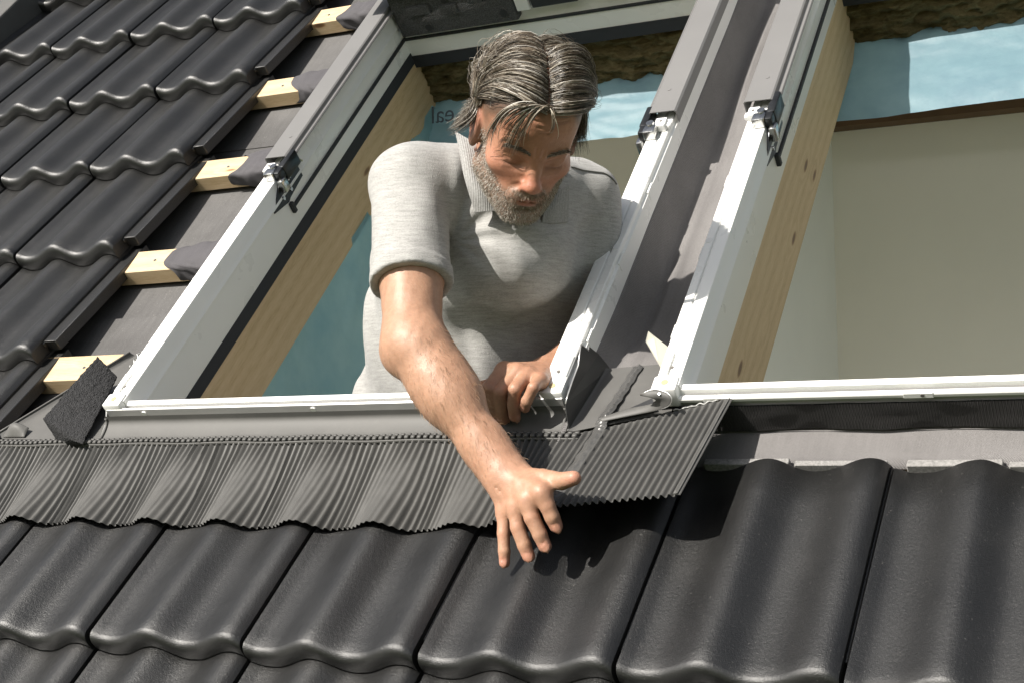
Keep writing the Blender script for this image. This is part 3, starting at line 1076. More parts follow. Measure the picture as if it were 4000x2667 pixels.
V, F = cyl(tuple(cr_(lo, .72).lerp(cr_(hi, .72), .45) + Vector((0, -.001, .0025))), (0, -.5, 1), .0018, .003, 10); obj('nail_hole', V, F, MT['lip'], tab)
V, F = tube([tuple(cr_(lo, i / 24)) for i in range(8, 25)], .0006, 5); obj('tab_edge', V, F, MT['lip'], tab, smooth=True)
# ragged cut edge of the apron beyond the tab
V, F = tube([(.868 + .088 * t, apron_top(.868 + .088 * t)[0] + .001 + .0012 * math.sin(t * 31), apron_top(.868 + .088 * t)[1] + .001 + .0012 * math.sin(t * 43)) for t in [i / 30 for i in range(31)]], .0014, 6)
obj('cut_edge', V, F, mat_plain('cut_metal', (.30, .30, .29), .5, .3), fl, smooth=True)
V, F = sheet(6, 24, lambda a, b: (apron(.9505 + .010 * a, b)[0], apron(.95, b)[1], apron(.955, b)[2] + .003 - .003 * a), .001)
obj('hem', V, F, MT['apron'], fl, smooth=True)
# pale plastic tongue standing against the second frame
P = [(.7790, .647, .002), (.7960, .629, .006), (.8300, .600, .004), (.8330, .575, -.010), (.8260, .566, -.022), (.8120, .580, -.016), (.7800, .624, .000)]
k = len(P)
V = [tuple(x) for x in P] + [(a + .001, b, c - .0012) for a, b, c in P]
F = [[i, (i + 1) % k, k + (i + 1) % k, k + i] for i in range(k)] + [list(range(k))[::-1], [k + i for i in range(k)]]
obj('plastic_tongue', V, F, mat_plain('tongue', (.36, .35, .30), .45), fl)

# left end: flat gutter plate, its rolled rim, side upstand, curved end piece
pl = [(-.515, .441, -.0145), (-.245, .4345, -.0135), (-.2440, .715, -.050), (-.365, .705, -.050)]
def lplate(a, b):
    x = bil(pl, a, b)
    rim = math.exp(-(a / .035) ** 2)
    x.z += .010 * rim + .0010 * mnoise.noise(x * 18)
    return tuple(x)
V, F = sheet(36, 36, lplate, .001)
obj('gutter_plate', V, F, MT['flash'], fl, auto=45)
V, F = tube([tuple(bil(pl, .0, t) + Vector((0, 0, .0105))) for t in [i / 10 for i in range(11)]], .0022, 6)
obj('rolled_rim', V, F, MT['flash'], fl, smooth=True)
V, F = sheet(14, 12, lambda a, b: (-.500 + .055 * a, .4430 + .030 * b * (1 - .3 * a), -.012 + .014 * math.sin(b * 2.4) * math.sin(a * math.pi) + .004 * b), .001)
obj('rolled_corner', V, F, MT['flash'], fl, smooth=True)
P = [(.4350, -.0135), (.4700, -.004), (.4860, .012), (.5010, .018), (.6400, .020), (.6560, .012), (.700, -.030), (.700, -.049)]
k = len(P)
V = [(-.2520, b, c) for b, c in P] + [(-.2535, b, c) for b, c in P]
F = [[i, (i + 1) % k, k + (i + 1) % k, k + i] for i in range(k)] + [list(range(k))[::-1], [k + i for i in range(k)]]
obj('upstand', V, F, MT['flash'], fl)
V, F = tube([(-.2535, b, c) for b, c in P[:6]], .0010, 6); obj('upstand_edge', V, F, MT['lip'], fl, smooth=True)
# folded bracket plates beside the frame
V, F = sheet(12, 6, lambda a, b: (-.290 + .033 * b, .600 + .105 * a, -.046 + .040 * b ** 2), .001)
obj('side_flap', V, F, MT['flash'], fl, smooth=True)
V, F = box(-.2640, -.2530, .645, .735, -.022, .013, .002, 1)
obj('side_clip', V, F, MT['alu'], fl, auto=40)
V, F = tube([(-.2580 + .002 * math.sin(i * 2.1), .590 + .0045 * i, .020 + .004 * math.sin(i * 1.7)) for i in range(12)], .0009, 5)
obj('wire_curl', V, F, MT['lip'], fl, smooth=True)
# end of the neighbouring flashing at the far left
V, F = sheet(10, 8, lambda a, b: (-.560 + .055 * a, .470 - .045 * a * a + .012 * b, -.010 + .012 * b), .001)
obj('end_fold', V, F, MT['lip'], fl, smooth=True)

# ------------------------------------------------------------------ black foam wedge lying on the gutter plate
fw_a = [(-.369, .446, .034), (-.343, .613, .036)]
fw_b = [(-.2685, .411, -.002), (-.3020, .592, -.004)]
fw_c = [(-.345, .423, -.026), (-.362, .585, -.040)]
def wedge(s, t):
    """s round the section 0..3, t along"""
    A, B, C = [Vector(p[0]).lerp(Vector(p[1]), t) for p in (fw_a, fw_b, fw_c)]
    P = [A, B, C, A]
    i = min(int(s), 2)
    f = s - i
    return P[i].lerp(P[i + 1], f), i, f
cen = lambda t: (Vector(fw_a[0]).lerp(Vector(fw_a[1]), t) + Vector(fw_b[0]).lerp(Vector(fw_b[1]), t) + Vector(fw_c[0]).lerp(Vector(fw_c[1]), t)) / 3
def wfn(a, b):
    p, i, f = wedge(a * 2.99999, b)
    c = cen(b)
    p = c + (p - c) * (1 - .04 * math.exp(-((f - .0) / .06) ** 2) - .04 * math.exp(-((f - 1) / .06) ** 2))
    d = mnoise.fractal(p * 150, 1, 2, 4) * .0016 + mnoise.noise(p * 40) * .0018
    for bb in (.12, .2, .30, .42):                      # knife cuts across the face
        if i == 0 and f < .62: d -= .0028 * math.exp(-((b - bb) / .006) ** 2)
    if i == 0: d -= .004 * math.exp(-((f - .12 - 0 * b) / .02) ** 2) * (b > .86)
    return tuple(p + (p - c).normalized() * d)
NU, NV = 96, 84
V, F = grid(NU, NV, wfn)
k = len(V)
V += [tuple(cen(0)), tuple(cen(1))]
F += [[(i + 1), i, k] for i in range(NU - 1)] + [[(NV - 1) * NU + i, (NV - 1) * NU + i + 1, k + 1] for i in range(NU - 1)]
tag(obj('foam_wedge', V, F, MT['foam'], smooth=True), 'ragged black foam wedge lying on the grey gutter plate beside the white frame', 'foam')

# ------------------------------------------------------------------ blue vapour film inside
def film_sheet(name, c, seed, nu=50, nv=30, amp=.02, label=None, mat=None):
    def fn(a, b):
        p = Vector(c[0]) * (1 - a) * (1 - b) + Vector(c[1]) * a * (1 - b) + Vector(c[2]) * a * b + Vector(c[3]) * (1 - a) * b
        nrm = (Vector(c[1]) - Vector(c[0])).cross(Vector(c[3]) - Vector(c[0])).normalized()
        d = mnoise.noise(Vector((a * 4, b * 3, seed))) + .5 * abs(mnoise.noise(Vector((a * 9 + b * 5, b * 6, seed + 3)))) + .25 * abs(mnoise.noise(Vector((a * 15 - b * 11, b * 9, seed + 7))))
        return tuple(p + nrm * amp * d)
    V, F = grid(nu, nv, fn)
    o = obj(name, V, F, mat or MT['film'], frame='world', smooth=True)
    return tag(o, label, 'film')
film_sheet('vapour_film', [(-.30, 1.43, .985), (.66, 1.43, .985), (.66, 1.53, 1.20), (-.30, 1.53, 1.20)], 3, 120, 30, .012, 'blue plastic film hanging under the mineral wool above the man')
film_sheet('vapour_film', [(.84, 1.38, .957), (1.80, 1.38, .970), (1.80, 1.53, 1.22), (.84, 1.53, 1.22)], 11, 120, 30, .010, 'blue plastic film hanging under the mineral wool over the beige wall')
film_sheet('vapour_film', [(-.235, .52, -.66), (-.05, 1.75, -.66), (-.212, 1.52, 1.175), (-.212, .52, .175)], 21, 90, 90, .016, 'crumpled blue film sheet, painted as lit, hanging behind the pine rafter and the man', MT['film_lit'])

# printed word on the back of the film, read from behind
tc_ = bpy.data.curves.new('film_print', 'FONT')
tc_.body = 'eal'
tc_.size = .062
tc_.extrude = .0003
tc_.materials.append(mat_plain('film_ink', (.06, .08, .10), .6))
_tmp = bpy.data.objects.new('film_print_text', tc_)
to_ = bpy.data.objects.new('film_print', bpy.data.meshes.new_from_object(_tmp))
bpy.data.objects.remove(_tmp)
COL.objects.link(to_)
flm = [o for o in bpy.data.objects if o.name == 'vapour_film'][0]
to_.parent = flm
to_.location = Vector((-.115, 1.435, 1.075)) - wbase(flm)
to_.rotation_euler = (math.radians(90), 0, 0)
to_.scale = (-1, 1, 1)
# ------------------------------------------------------------------ the man: implicit surfaces turned into meshes
f32 = np.float32
def vlen(a): return np.sqrt((a * a).sum(-1))
def sm_min(a, b, k):
    h = np.clip(.5 + .5 * (b - a) / k, 0, 1)
    return b + (a - b) * h - k * h * (1 - h)
def sm_max(a, b, k): return -sm_min(-a, -b, k)
def s_cone(p, a, b, r1, r2):
    a, b = np.array(a, f32), np.array(b, f32)
    ba = b - a
    t = np.clip(((p - a) @ ba) / (ba @ ba), 0, 1)
    return vlen(p - a - t[:, None] * ba) - (r1 + (r2 - r1) * t)
def s_cone_flat(p, a, b, r1, r2, axis, k):
    """tapered capsule squashed by factor k along 'axis'"""
    a, b, ax = np.array(a, f32), np.array(b, f32), np.array(axis, f32)
    ax = ax / np.linalg.norm(ax)
    ba = b - a
    t = np.clip(((p - a) @ ba) / (ba @ ba), 0, 1)
    q = p - a - t[:, None] * ba
    h = q @ ax
    q = q + (h * (1 / k - 1))[:, None] * ax
    return (vlen(q) - (r1 + (r2 - r1) * t)) * k ** .5
def s_ell(p, c, r, M=None):
    q = p - np.array(c, f32)
    if M is not None: q = q @ np.array(M, f32)
    r = np.array(r, f32)
    k0 = vlen(q / r)
    k1 = vlen(q / (r * r)) + 1e-6
    return k0 * (k0 - 1) / k1
def s_sph(p, c, r): return vlen(p - np.array(c, f32)) - r
def s_loft(p, C, W, Dp, A):
    """tube through centres C with half widths W along axes A and half depths Dp"""
    C = np.array(C, f32)
    best = None
    n = len(C)
    for i in range(n - 1):
        a, b = C[i], C[i + 1]
        ba = b - a
        t = ((p - a) @ ba) / (ba @ ba)
        over = np.maximum(t - 1, 0) * np.linalg.norm(ba) if i == n - 2 else 0
        under = np.maximum(-t, 0) * np.linalg.norm(ba) if i == 0 else 0
        tt = np.clip(t, 0, 1)
        q = p - a - tt[:, None] * ba
        ax = np.array(A[i], f32)[None] * (1 - tt[:, None]) + np.array(A[i + 1], f32)[None] * tt[:, None]
        ax /= vlen(ax)[:, None]
        x = (q * ax).sum(1)
        z = np.sqrt(np.maximum((q * q).sum(1) - x * x, 0))
        w = W[i] + (W[i + 1] - W[i]) * tt
        dd = Dp[i] + (Dp[i + 1] - Dp[i]) * tt
        k = (np.abs(x / w) ** 2.3 + np.abs(z / dd) ** 2.3) ** (1 / 2.3)
        d = (k - 1) * np.minimum(w, dd)
        best = d if best is None else sm_min(best, d, .03)
    return best
_wd = np.random.default_rng(3)
WDIR = _wd.normal(size=(9, 3)); WDIR /= np.linalg.norm(WDIR, axis=1)[:, None]
WPH = _wd.uniform(0, 6.28, 9)
def wnoise(p, scale, seed=0):
    s = np.zeros(len(p), f32)
    for i in range(5):
        d = WDIR[(i + seed) % 9]
        s += np.sin(p @ (d * scale * (1 + .37 * i)).astype(f32) + WPH[(i * 2 + seed) % 9] + 1.3 * np.sin(p @ (WDIR[(i + 4 + seed) % 9] * scale * .6).astype(f32)))
    return s / 5

def polygonize(fn, lo, hi, h, wide=1.35):
    """sparse sampling of fn on a grid of pitch h, then surface nets"""
    lo, hi = np.array(lo, float), np.array(hi, float)
    B = 4
    nb = np.ceil((hi - lo) / (h * B)).astype(int)
    n = nb * B + 1
    cx = [lo[i] + (np.arange(nb[i]) + .5) * h * B for i in range(3)]
    G = np.stack(np.meshgrid(*cx, indexing='ij'), -1).reshape(-1, 3).astype(f32)
    dc = np.concatenate([fn(g) for g in np.array_split(G, max(1, len(G) // 200000))]).reshape(nb)
    act = np.abs(dc) < h * B * wide
    val = np.repeat(np.repeat(np.repeat(dc, B, 0), B, 1), B, 2)
    val = np.pad(val, ((0, 1),) * 3, mode='edge').astype(f32)
    m = np.zeros(n, bool)
    ai = np.argwhere(act)
    for dx in range(B + 1):
        for dy in range(B + 1):
            for dz in range(B + 1):
                m[ai[:, 0] * B + dx, ai[:, 1] * B + dy, ai[:, 2] * B + dz] = True
    idx = np.argwhere(m)
    pts = (lo + idx * h).astype(f32)
    v = np.concatenate([fn(g) for g in np.array_split(pts, max(1, len(pts) // 200000))])
    val[m] = v
    cells = np.zeros(n - 1, bool)
    for dx in range(B):
        for dy in range(B):
            for dz in range(B):
                cells[ai[:, 0] * B + dx, ai[:, 1] * B + dy, ai[:, 2] * B + dz] = True
    s = val < 0
    c = np.argwhere(cells)
    corner = [(a, b, d) for a in (0, 1) for b in (0, 1) for d in (0, 1)]
    sv = np.stack([s[c[:, 0] + a, c[:, 1] + b, c[:, 2] + d] for a, b, d in corner], 1)
    mix = sv.any(1) & ~sv.all(1)
    c = c[mix]
    vv = np.stack([val[c[:, 0] + a, c[:, 1] + b, c[:, 2] + d] for a, b, d in corner], 1)
    acc = np.zeros((len(c), 3)); cnt = np.zeros(len(c))
    for i in range(8):
        for j in range(i + 1, 8):
            if sum(abs(x - y) for x, y in zip(corner[i], corner[j])) != 1: continue
            cr = (vv[:, i] < 0) != (vv[:, j] < 0)
            den = np.where(cr, vv[:, i] - vv[:, j], 1)
            t = np.clip(vv[:, i] / den, 0, 1)
            p = np.array(corner[i])[None] + t[:, None] * (np.array(corner[j]) - np.array(corner[i]))[None]
            acc += p * cr[:, None]; cnt += cr
    V = lo + (c + acc / cnt[:, None]) * h
    ids = -np.ones(n - 1, np.int64)
    ids[c[:, 0], c[:, 1], c[:, 2]] = np.arange(len(c))
    F = []
    for ax in range(3):
        o1, o2 = [(1, 2), (2, 0), (0, 1)][ax]
        e = np.zeros(3, int); e[ax] = 1
        a1 = np.zeros(3, int); a1[o1] = 1
        a2 = np.zeros(3, int); a2[o2] = 1
        ok = (c[:, o1] > 0) & (c[:, o2] > 0)
        q = c[ok]
        s0 = s[q[:, 0], q[:, 1], q[:, 2]]
        s1 = s[q[:, 0] + e[0], q[:, 1] + e[1], q[:, 2] + e[2]]
        ch = s0 != s1
        q, s0 = q[ch], s0[ch]
        def cid(off):
            r = q - off
            return ids[r[:, 0], r[:, 1], r[:, 2]]
        quad = np.stack([cid(a1 * 0), cid(a1), cid(a1 + a2), cid(a2)], 1)
        good = (quad >= 0).all(1)
        quad, s0 = quad[good], s0[good]
        quad[~s0] = quad[~s0][:, ::-1]
        F.append(quad)
    F = np.concatenate(F)
    F = F[:, ::-1]
    a, b, c_ = V[F[:, 0]], V[F[:, 1]], V[F[:, 2]]
    if (np.cross(a, b) * c_).sum() + (np.cross(V[F[:, 0]], V[F[:, 2]]) * V[F[:, 3]]).sum() < 0: F = F[:, ::-1]
    return V, F

def np_obj(name, V, F, mat, parent, col=None, smooth=True):
    off = np.array(wbase(parent)) if parent is not None else np.zeros(3)
    me = bpy.data.meshes.new(name)
    V = (np.asarray(V) - off).astype(np.float32)
    F = np.asarray(F, dtype=np.int32)
    me.vertices.add(len(V)); me.vertices.foreach_set('co', V.ravel())
    k = F.shape[1]
    me.loops.add(F.size); me.loops.foreach_set('vertex_index', F.ravel())
    me.polygons.add(len(F)); me.polygons.foreach_set('loop_start', np.arange(0, F.size, k, dtype=np.int32))
    me.update(calc_edges=True)
    me.polygons.foreach_set('use_smooth', np.ones(len(F), bool))
    if col is not None:
        a = me.color_attributes.new('tone', 'FLOAT_COLOR', 'POINT')
        a.data.foreach_set('color', np.concatenate([col, np.ones((len(col), 1))], 1).astype(np.float32).ravel())
    me.materials.append(mat)
    me.validate()
    o = bpy.data.objects.new(name, me)
    COL.objects.link(o)
    o["base"] = (0, 0, 0)
    if parent is not None: o.parent = parent
    return o

P = {}
P['r_sh'] = (0.4340, 0.2870, 0.7030); P['r_el'] = (0.5101, 0.1632, 0.4347); P['r_wr'] = (0.6775, 0.1470, 0.2335)
P['r_thumb'] = [(0.7001, 0.1441, 0.2318), (0.7430, 0.1308, 0.2348), (0.7756, 0.1224, 0.2303), (0.7977, 0.1157, 0.2348)]
P['r_index'] = [(0.7505, 0.1074, 0.2149), (0.7586, 0.1095, 0.1965), (0.7639, 0.1134, 0.1805), (0.7670, 0.1193, 0.1674)]
P['r_middle'] = [(0.7269, 0.1102, 0.2036), (0.7348, 0.1087, 0.1792), (0.7452, 0.1118, 0.1559), (0.7508, 0.1165, 0.1392)]
P['r_ring'] = [(0.7042, 0.1180, 0.1943), (0.7092, 0.1138, 0.1656), (0.7185, 0.1152, 0.1404), (0.7234, 0.1186, 0.1243)]
P['r_pinky'] = [(0.6810, 0.1287, 0.1867), (0.6819, 0.1219, 0.1553), (0.6842, 0.1192, 0.1295), (0.6844, 0.1196, 0.1139)]
P['l_index'] = [(0.5868, 0.3176, 0.3987), (0.5755, 0.2847, 0.3687), (0.5741, 0.2998, 0.3428), (0.5725, 0.3128, 0.3277)]
P['l_middle'] = [(0.6108, 0.3192, 0.3953), (0.5946, 0.2878, 0.3627), (0.5874, 0.3054, 0.3370), (0.5838, 0.3179, 0.3205)]
P['l_ring'] = [(0.6274, 0.3227, 0.3886), (0.6234, 0.2824, 0.3667), (0.6134, 0.2970, 0.3412), (0.6091, 0.3078, 0.3249)]
P['l_pinky'] = [(0.6498, 0.3173, 0.3810), (0.6544, 0.2840, 0.3679), (0.6414, 0.2869, 0.3480), (0.6330, 0.2972, 0.3374)]
P['l_thumb'] = [(0.6000, 0.3850, 0.3790), (0.5640, 0.3806, 0.3790), (0.5400, 0.3683, 0.3770), (0.5270, 0.3560, 0.3740)]
P['l_wr'] = (0.6280, 0.3986, 0.3933); P['l_el'] = (0.6350, 0.6312, 0.4702); P['l_sh'] = (0.6080, 0.5860, 0.7100)
NECK = (0.5350, 0.4350, 0.7200)
HO = np.array((0.64937, 0.28799, 0.77620)); HM = np.array([[0.74093, 0.49375, 0.45522], [0.66841, -0.47642, -0.57118], [-0.06514, 0.72748, -0.68303]]); HS = 1.04
def h2w(q): return HO + (np.asarray(q) * HS) @ HM.T
def w2h(p): return ((p - HO.astype(f32)) @ HM.astype(f32)) / f32(HS)

# ---------------- head
def face_warp(q):
    q = q.copy()
    q[:, 1] += .0095 * np.exp(-((q[:, 1] + .014) / .045) ** 2) * np.clip((q[:, 2] - .02) / .04, 0, 1)
    return q
def head_sdf_local(q):
    q = face_warp(q)
    x = q.copy(); x[:, 0] = np.abs(x[:, 0])
    d = s_ell(q, (0, .028, -.014), (.0765, .091, .101))
    d = sm_min(d, s_ell(q, (0, .045, .032), (.062, .055, .056)), .02)
    d = sm_min(d, s_ell(q, (0, -.035, .030), (.057, .075, .058)), .025)
    d = sm_min(d, s_cone(x, (.050, -.066, .004), (.015, -.104, .066), .021, .017), .03)
    d = sm_min(d, s_ell(q, (0, -.074, .058), (.034, .032, .034)), .02)
    d = sm_min(d, s_ell(x, (.043, -.024, .050), (.019, .013, .017)), .022)
    d = sm_min(d, s_sph(q, (0, -.105, .066), .018), .018)
    d = sm_min(d, s_cone(x, (.006, .016, .082), (.040, .019, .066), .0105, .009), .012)
    # temples, eye sockets
    d = sm_max(d, -s_ell(x, (.082, .022, .052), (.016, .026, .024)), .02)
    d = sm_max(d, -s_ell(x, (.031, -.004, .0885), (.019, .0115, .0125)), .010)
    # eyeballs under lowered lids, with lid fold and lower lid
    d = sm_min(d, s_sph(x, (.0315, -.0045, .0655), .0132), .005)
    d = sm_min(d, s_cone(x, (.018, .0035, .0755), (.044, .0025, .068), .0042, .004), .005)
    d = sm_max(d, -s_cone(x, (.020, -.0102, .0800), (.044, -.0098, .0735), .0016, .0014), .003)
    d = sm_min(d, s_cone(x, (.020, -.0150, .0745), (.042, -.0150, .0690), .0036, .0034), .006)
    # nose
    n = s_cone(q, (0, .010, .0815), (0, -.030, .0985), .0085, .0105)
    n = sm_min(n, s_ell(q, (0, -.0365, .1005), (.0125, .0105, .0115)), .008)
    n = sm_min(n, s_ell(x, (.0125, -.0405, .0905), (.0075, .0080, .0105)), .007)
    d = sm_min(d, n, .009)
    d = sm_max(d, -s_ell(x, (.0068, -.0495, .0975), (.0040, .0050, .0055)), .003)
    d = sm_max(d, -s_cone(x, (.0175, -.040, .090), (.030, -.062, .082), .0022, .0015), .010)     # cheek crease
    # mouth
    d = sm_min(d, s_ell(q, (0, -.0605, .0820), (.027, .012, .012)), .010)
    d = sm_min(d, s_ell(q, (0, -.0660, .0885), (.0210, .0042, .0062)), .004)
    d = sm_min(d, s_ell(q, (0, -.0765, .0860), (.0180, .0052, .0068)), .004)
    d = sm_max(d, -s_cone(x, (0, -.0712, .0955), (.0235, -.0722, .0835), .0018, .0014), .003)
    d = sm_max(d, -s_ell(q, (0, -.0880, .0880), (.016, .0045, .006)), .008)
    # frown lines
    for yy in (.046, .054, .061):
        d = sm_max(d, -s_cone(x, (0, yy, .0915), (.036, yy + .002, .076), .0006, .0005), .004)
    d = sm_max(d, -s_cone(x, (.005, .014, .0945), (.006, .026, .0930), .0008, .0006), .004)
    # ears
    e = s_ell(x, (.0775, -.008, -.010), (.0065, .030, .019), None)
    e = sm_max(e, -s_ell(x, (.0845, -.004, -.006), (.0065, .019, .0105)), .004)
    e = sm_min(e, s_ell(x, (.0775, -.033, -.003), (.006, .010, .009)), .006)
    d = sm_min(d, e, .006)
    d = sm_min(d, s_ell(x, (.068, -.010, -.006), (.010, .024, .014)), .008)
    return d
NKA = h2w((0, -.050, -.045))
def head_sdf(p):
    d = head_sdf_local(w2h(p)) * HS
    nk = s_cone(p, NKA, NECK, .058, .066)
    nk = sm_min(nk, s_cone(p, h2w((.02, -.07, .0)), (0.585, 0.415, .700), .034, .045), .03)
    return sm_min(d, nk, .022)
HV, HF = polygonize(head_sdf, (.46, .12, .58), (.82, .52, .94), .0021)

# ---------------- arms and hands
ROOFN = np.array((0, -CS, CS))
def finger(p, pts, rs, k=.0022):
    d = None
    for a, b, r1, r2 in zip(pts[:-1], pts[1:], rs[:-1], rs[1:]):
        x = s_cone(p, a, b, r1, r2)
        d = x if d is None else sm_min(d, x, k)
    return d
def nail(p, d, pts, up, r):
    """a shallow plate set into the back of the fingertip"""
    a, b = np.array(pts[-2]), np.array(pts[-1])
    ax = (b - a) / np.linalg.norm(b - a)
    u = np.array(up); u = u - ax * (u @ ax); u /= np.linalg.norm(u)
    s = np.cross(ax, u)
    M = np.stack([s, ax, u], 1)
    c = b + ax * r * .15 + u * r * .92
    rim = s_ell(p, c, (r * .74, r * .98, r * .30), M)
    body = s_ell(p, c - u * r * .06, (r * .64, r * .90, r * .22), M)
    return sm_min(sm_max(d, -rim, .0012), body, .0012)
def hand_sdf(p, side, wr, up, palm_r):
    F_ = {f: P[side + '_' + f] for f in ('thumb', 'index', 'middle', 'ring', 'pinky')}
    R_ = {'index': (.0128, .0114, .0108, .0098), 'middle': (.0128, .0114, .0108, .0098), 'ring': (.0122, .0108, .0102, .0094), 'pinky': (.0108, .0092, .0088, .0080), 'thumb': (.0165, .0128, .0125, .0108)}
    d = None
    for f in ('index', 'middle', 'ring', 'pinky'):
        x = finger(p, F_[f], R_[f])
        x = nail(p, x, F_[f], up, R_[f][3])
        d = x if d is None else sm_min(d, x, .0028)
    t = finger(p, F_['thumb'], R_['thumb'])
    w = np.array(wr)
    upn = np.array(up)
    palm = None
    for f, r in (('index', .0155), ('middle', .0160), ('ring', .0152), ('pinky', .0140)):
        m = np.array(F_[f][0]) - upn * .004
        x = s_cone(p, w + (m - w) * .12, m, palm_r, r)
        # tendon
        x = sm_min(x, s_cone(p, w + (m - w) * .35 + upn * (palm_r * .78), m + upn * .0075, .0025, .0042), .008)
        palm = x if palm is None else sm_min(palm, x, .012)
    palm = sm_min(palm, s_cone(p, w, F_['thumb'][0], .016, .0175), .014)
    web = s_cone(p, (np.array(F_['thumb'][1]) + np.array(F_['thumb'][0])) / 2, (np.array(F_['index'][0]) + w * .25) / 1.25, .009, .010)
    d = sm_min(d, palm, .008)
    d = sm_min(d, sm_min(t, web, .012), .010)
    return d
E_, W_ = np.array(P['r_el']), np.array(P['r_wr'])
AX = (W_ - E_) / np.linalg.norm(W_ - E_)
VIEW = np.array((1.67, -1.79, .30)) - W_
VIEW = VIEW / np.linalg.norm(VIEW)
def r_arm(p):
    sh, el, wr = np.array(P['r_sh']), E_, W_
    d = s_cone(p, sh + (el - sh) * .10, sh + (el - sh) * .50, .044, .050)
    d = sm_min(d, s_cone(p, sh + (el - sh) * .5, el, .0515, .0435), .03)
    side = np.cross(AX, VIEW); side /= np.linalg.norm(side)
    # forearm: thick brachioradialis, flatter wrist
    d = sm_min(d, s_cone(p, el, el + AX * .10, .0410, .0415), .03)
    d = sm_min(d, s_cone(p, el + AX * .02 - side * .012 + VIEW * .006, el + AX * .11 - side * .006, .036, .033), .03)
    d = sm_min(d, s_cone(p, el + AX * .08, wr - AX * .015, .0405, .0285), .03)
    d = sm_min(d, s_cone_flat(p, wr - AX * .06, wr + AX * .004, .0330, .0310, VIEW, .74), .02)
    # elbow point and forearm muscles
    d = sm_min(d, s_sph(p, el + side * .026 - VIEW * .006 + AX * .004, .022), .025)
    # tendons, faint veins
    for o in (-.010, .004):
        d = sm_min(d, s_cone(p, el + AX * .10 + VIEW * .036 + side * o, wr + VIEW * .0195 + side * o * .6, .003, .0028), .008)
    h = hand_sdf(p, 'r', wr, ROOFN * .75 + VIEW * .5, .0200)
    d = sm_min(d, h, .018)
    # wrist creases
    for o in (-.002, .005):
        d = sm_max(d, -s_cone(p, wr + VIEW * .0255 + AX * o - side * .022, wr + VIEW * .0255 + AX * (o + .004) + side * .022, .0006, .0006), .004)
    return d + .0005 * wnoise(p, 160, 2)
AV, AF = polygonize(r_arm, (.34, .02, .06), (.84, .36, .80), .0024)
def l_arm(p):
    el, wr = np.array(P['l_el']), np.array(P['l_wr'])
    up = np.array((.25, -.55, .80)); up /= np.linalg.norm(up)
    d = s_cone(p, el, wr, .045, .029)
    d = sm_min(d, hand_sdf(p, 'l', wr, up, .0185), .018)
    return d + .0004 * wnoise(p, 160, 4)
LV, LF = polygonize(l_arm, (.48, .23, .27), (.72, .70, .54), .0023)
# ---------------- torso (under the shirt) keeps the figure in one piece
TC = [(.215, .780, .08), (.290, .680, .345), (.386, .582, .490), (.462, .502, .610), (.520, .452, .690), NECK]
ax_w, ax_s = np.array((.982, .176, 0)), np.array((.60, .80, 0))
TAX = [ax_w, ax_w, ax_w * .75 + ax_s * .25, ax_w * .45 + ax_s * .55, ax_s, ax_s]
TAX = [a / np.linalg.norm(a) for a in TAX]
TWD = [.192, .184, .180, .190, .150, .060]
TDP = [.118, .122, .124, .116, .088, .060]
def torso(p): return s_loft(p, TC, TWD, TDP, TAX)
def under(p): 
    d = torso(p) + .034
    d = sm_min(d, s_cone(p, NECK, P['r_sh'], .040, .040), .03)
    d = sm_min(d, s_cone(p, NECK, P['l_sh'], .040, .036), .03)
    return sm_min(d, s_cone(p, P['l_sh'], P['l_el'], .036, .040), .02)
UV_, UF_ = polygonize(under, (.04, .18, .10), (.80, .92, .82), .010)

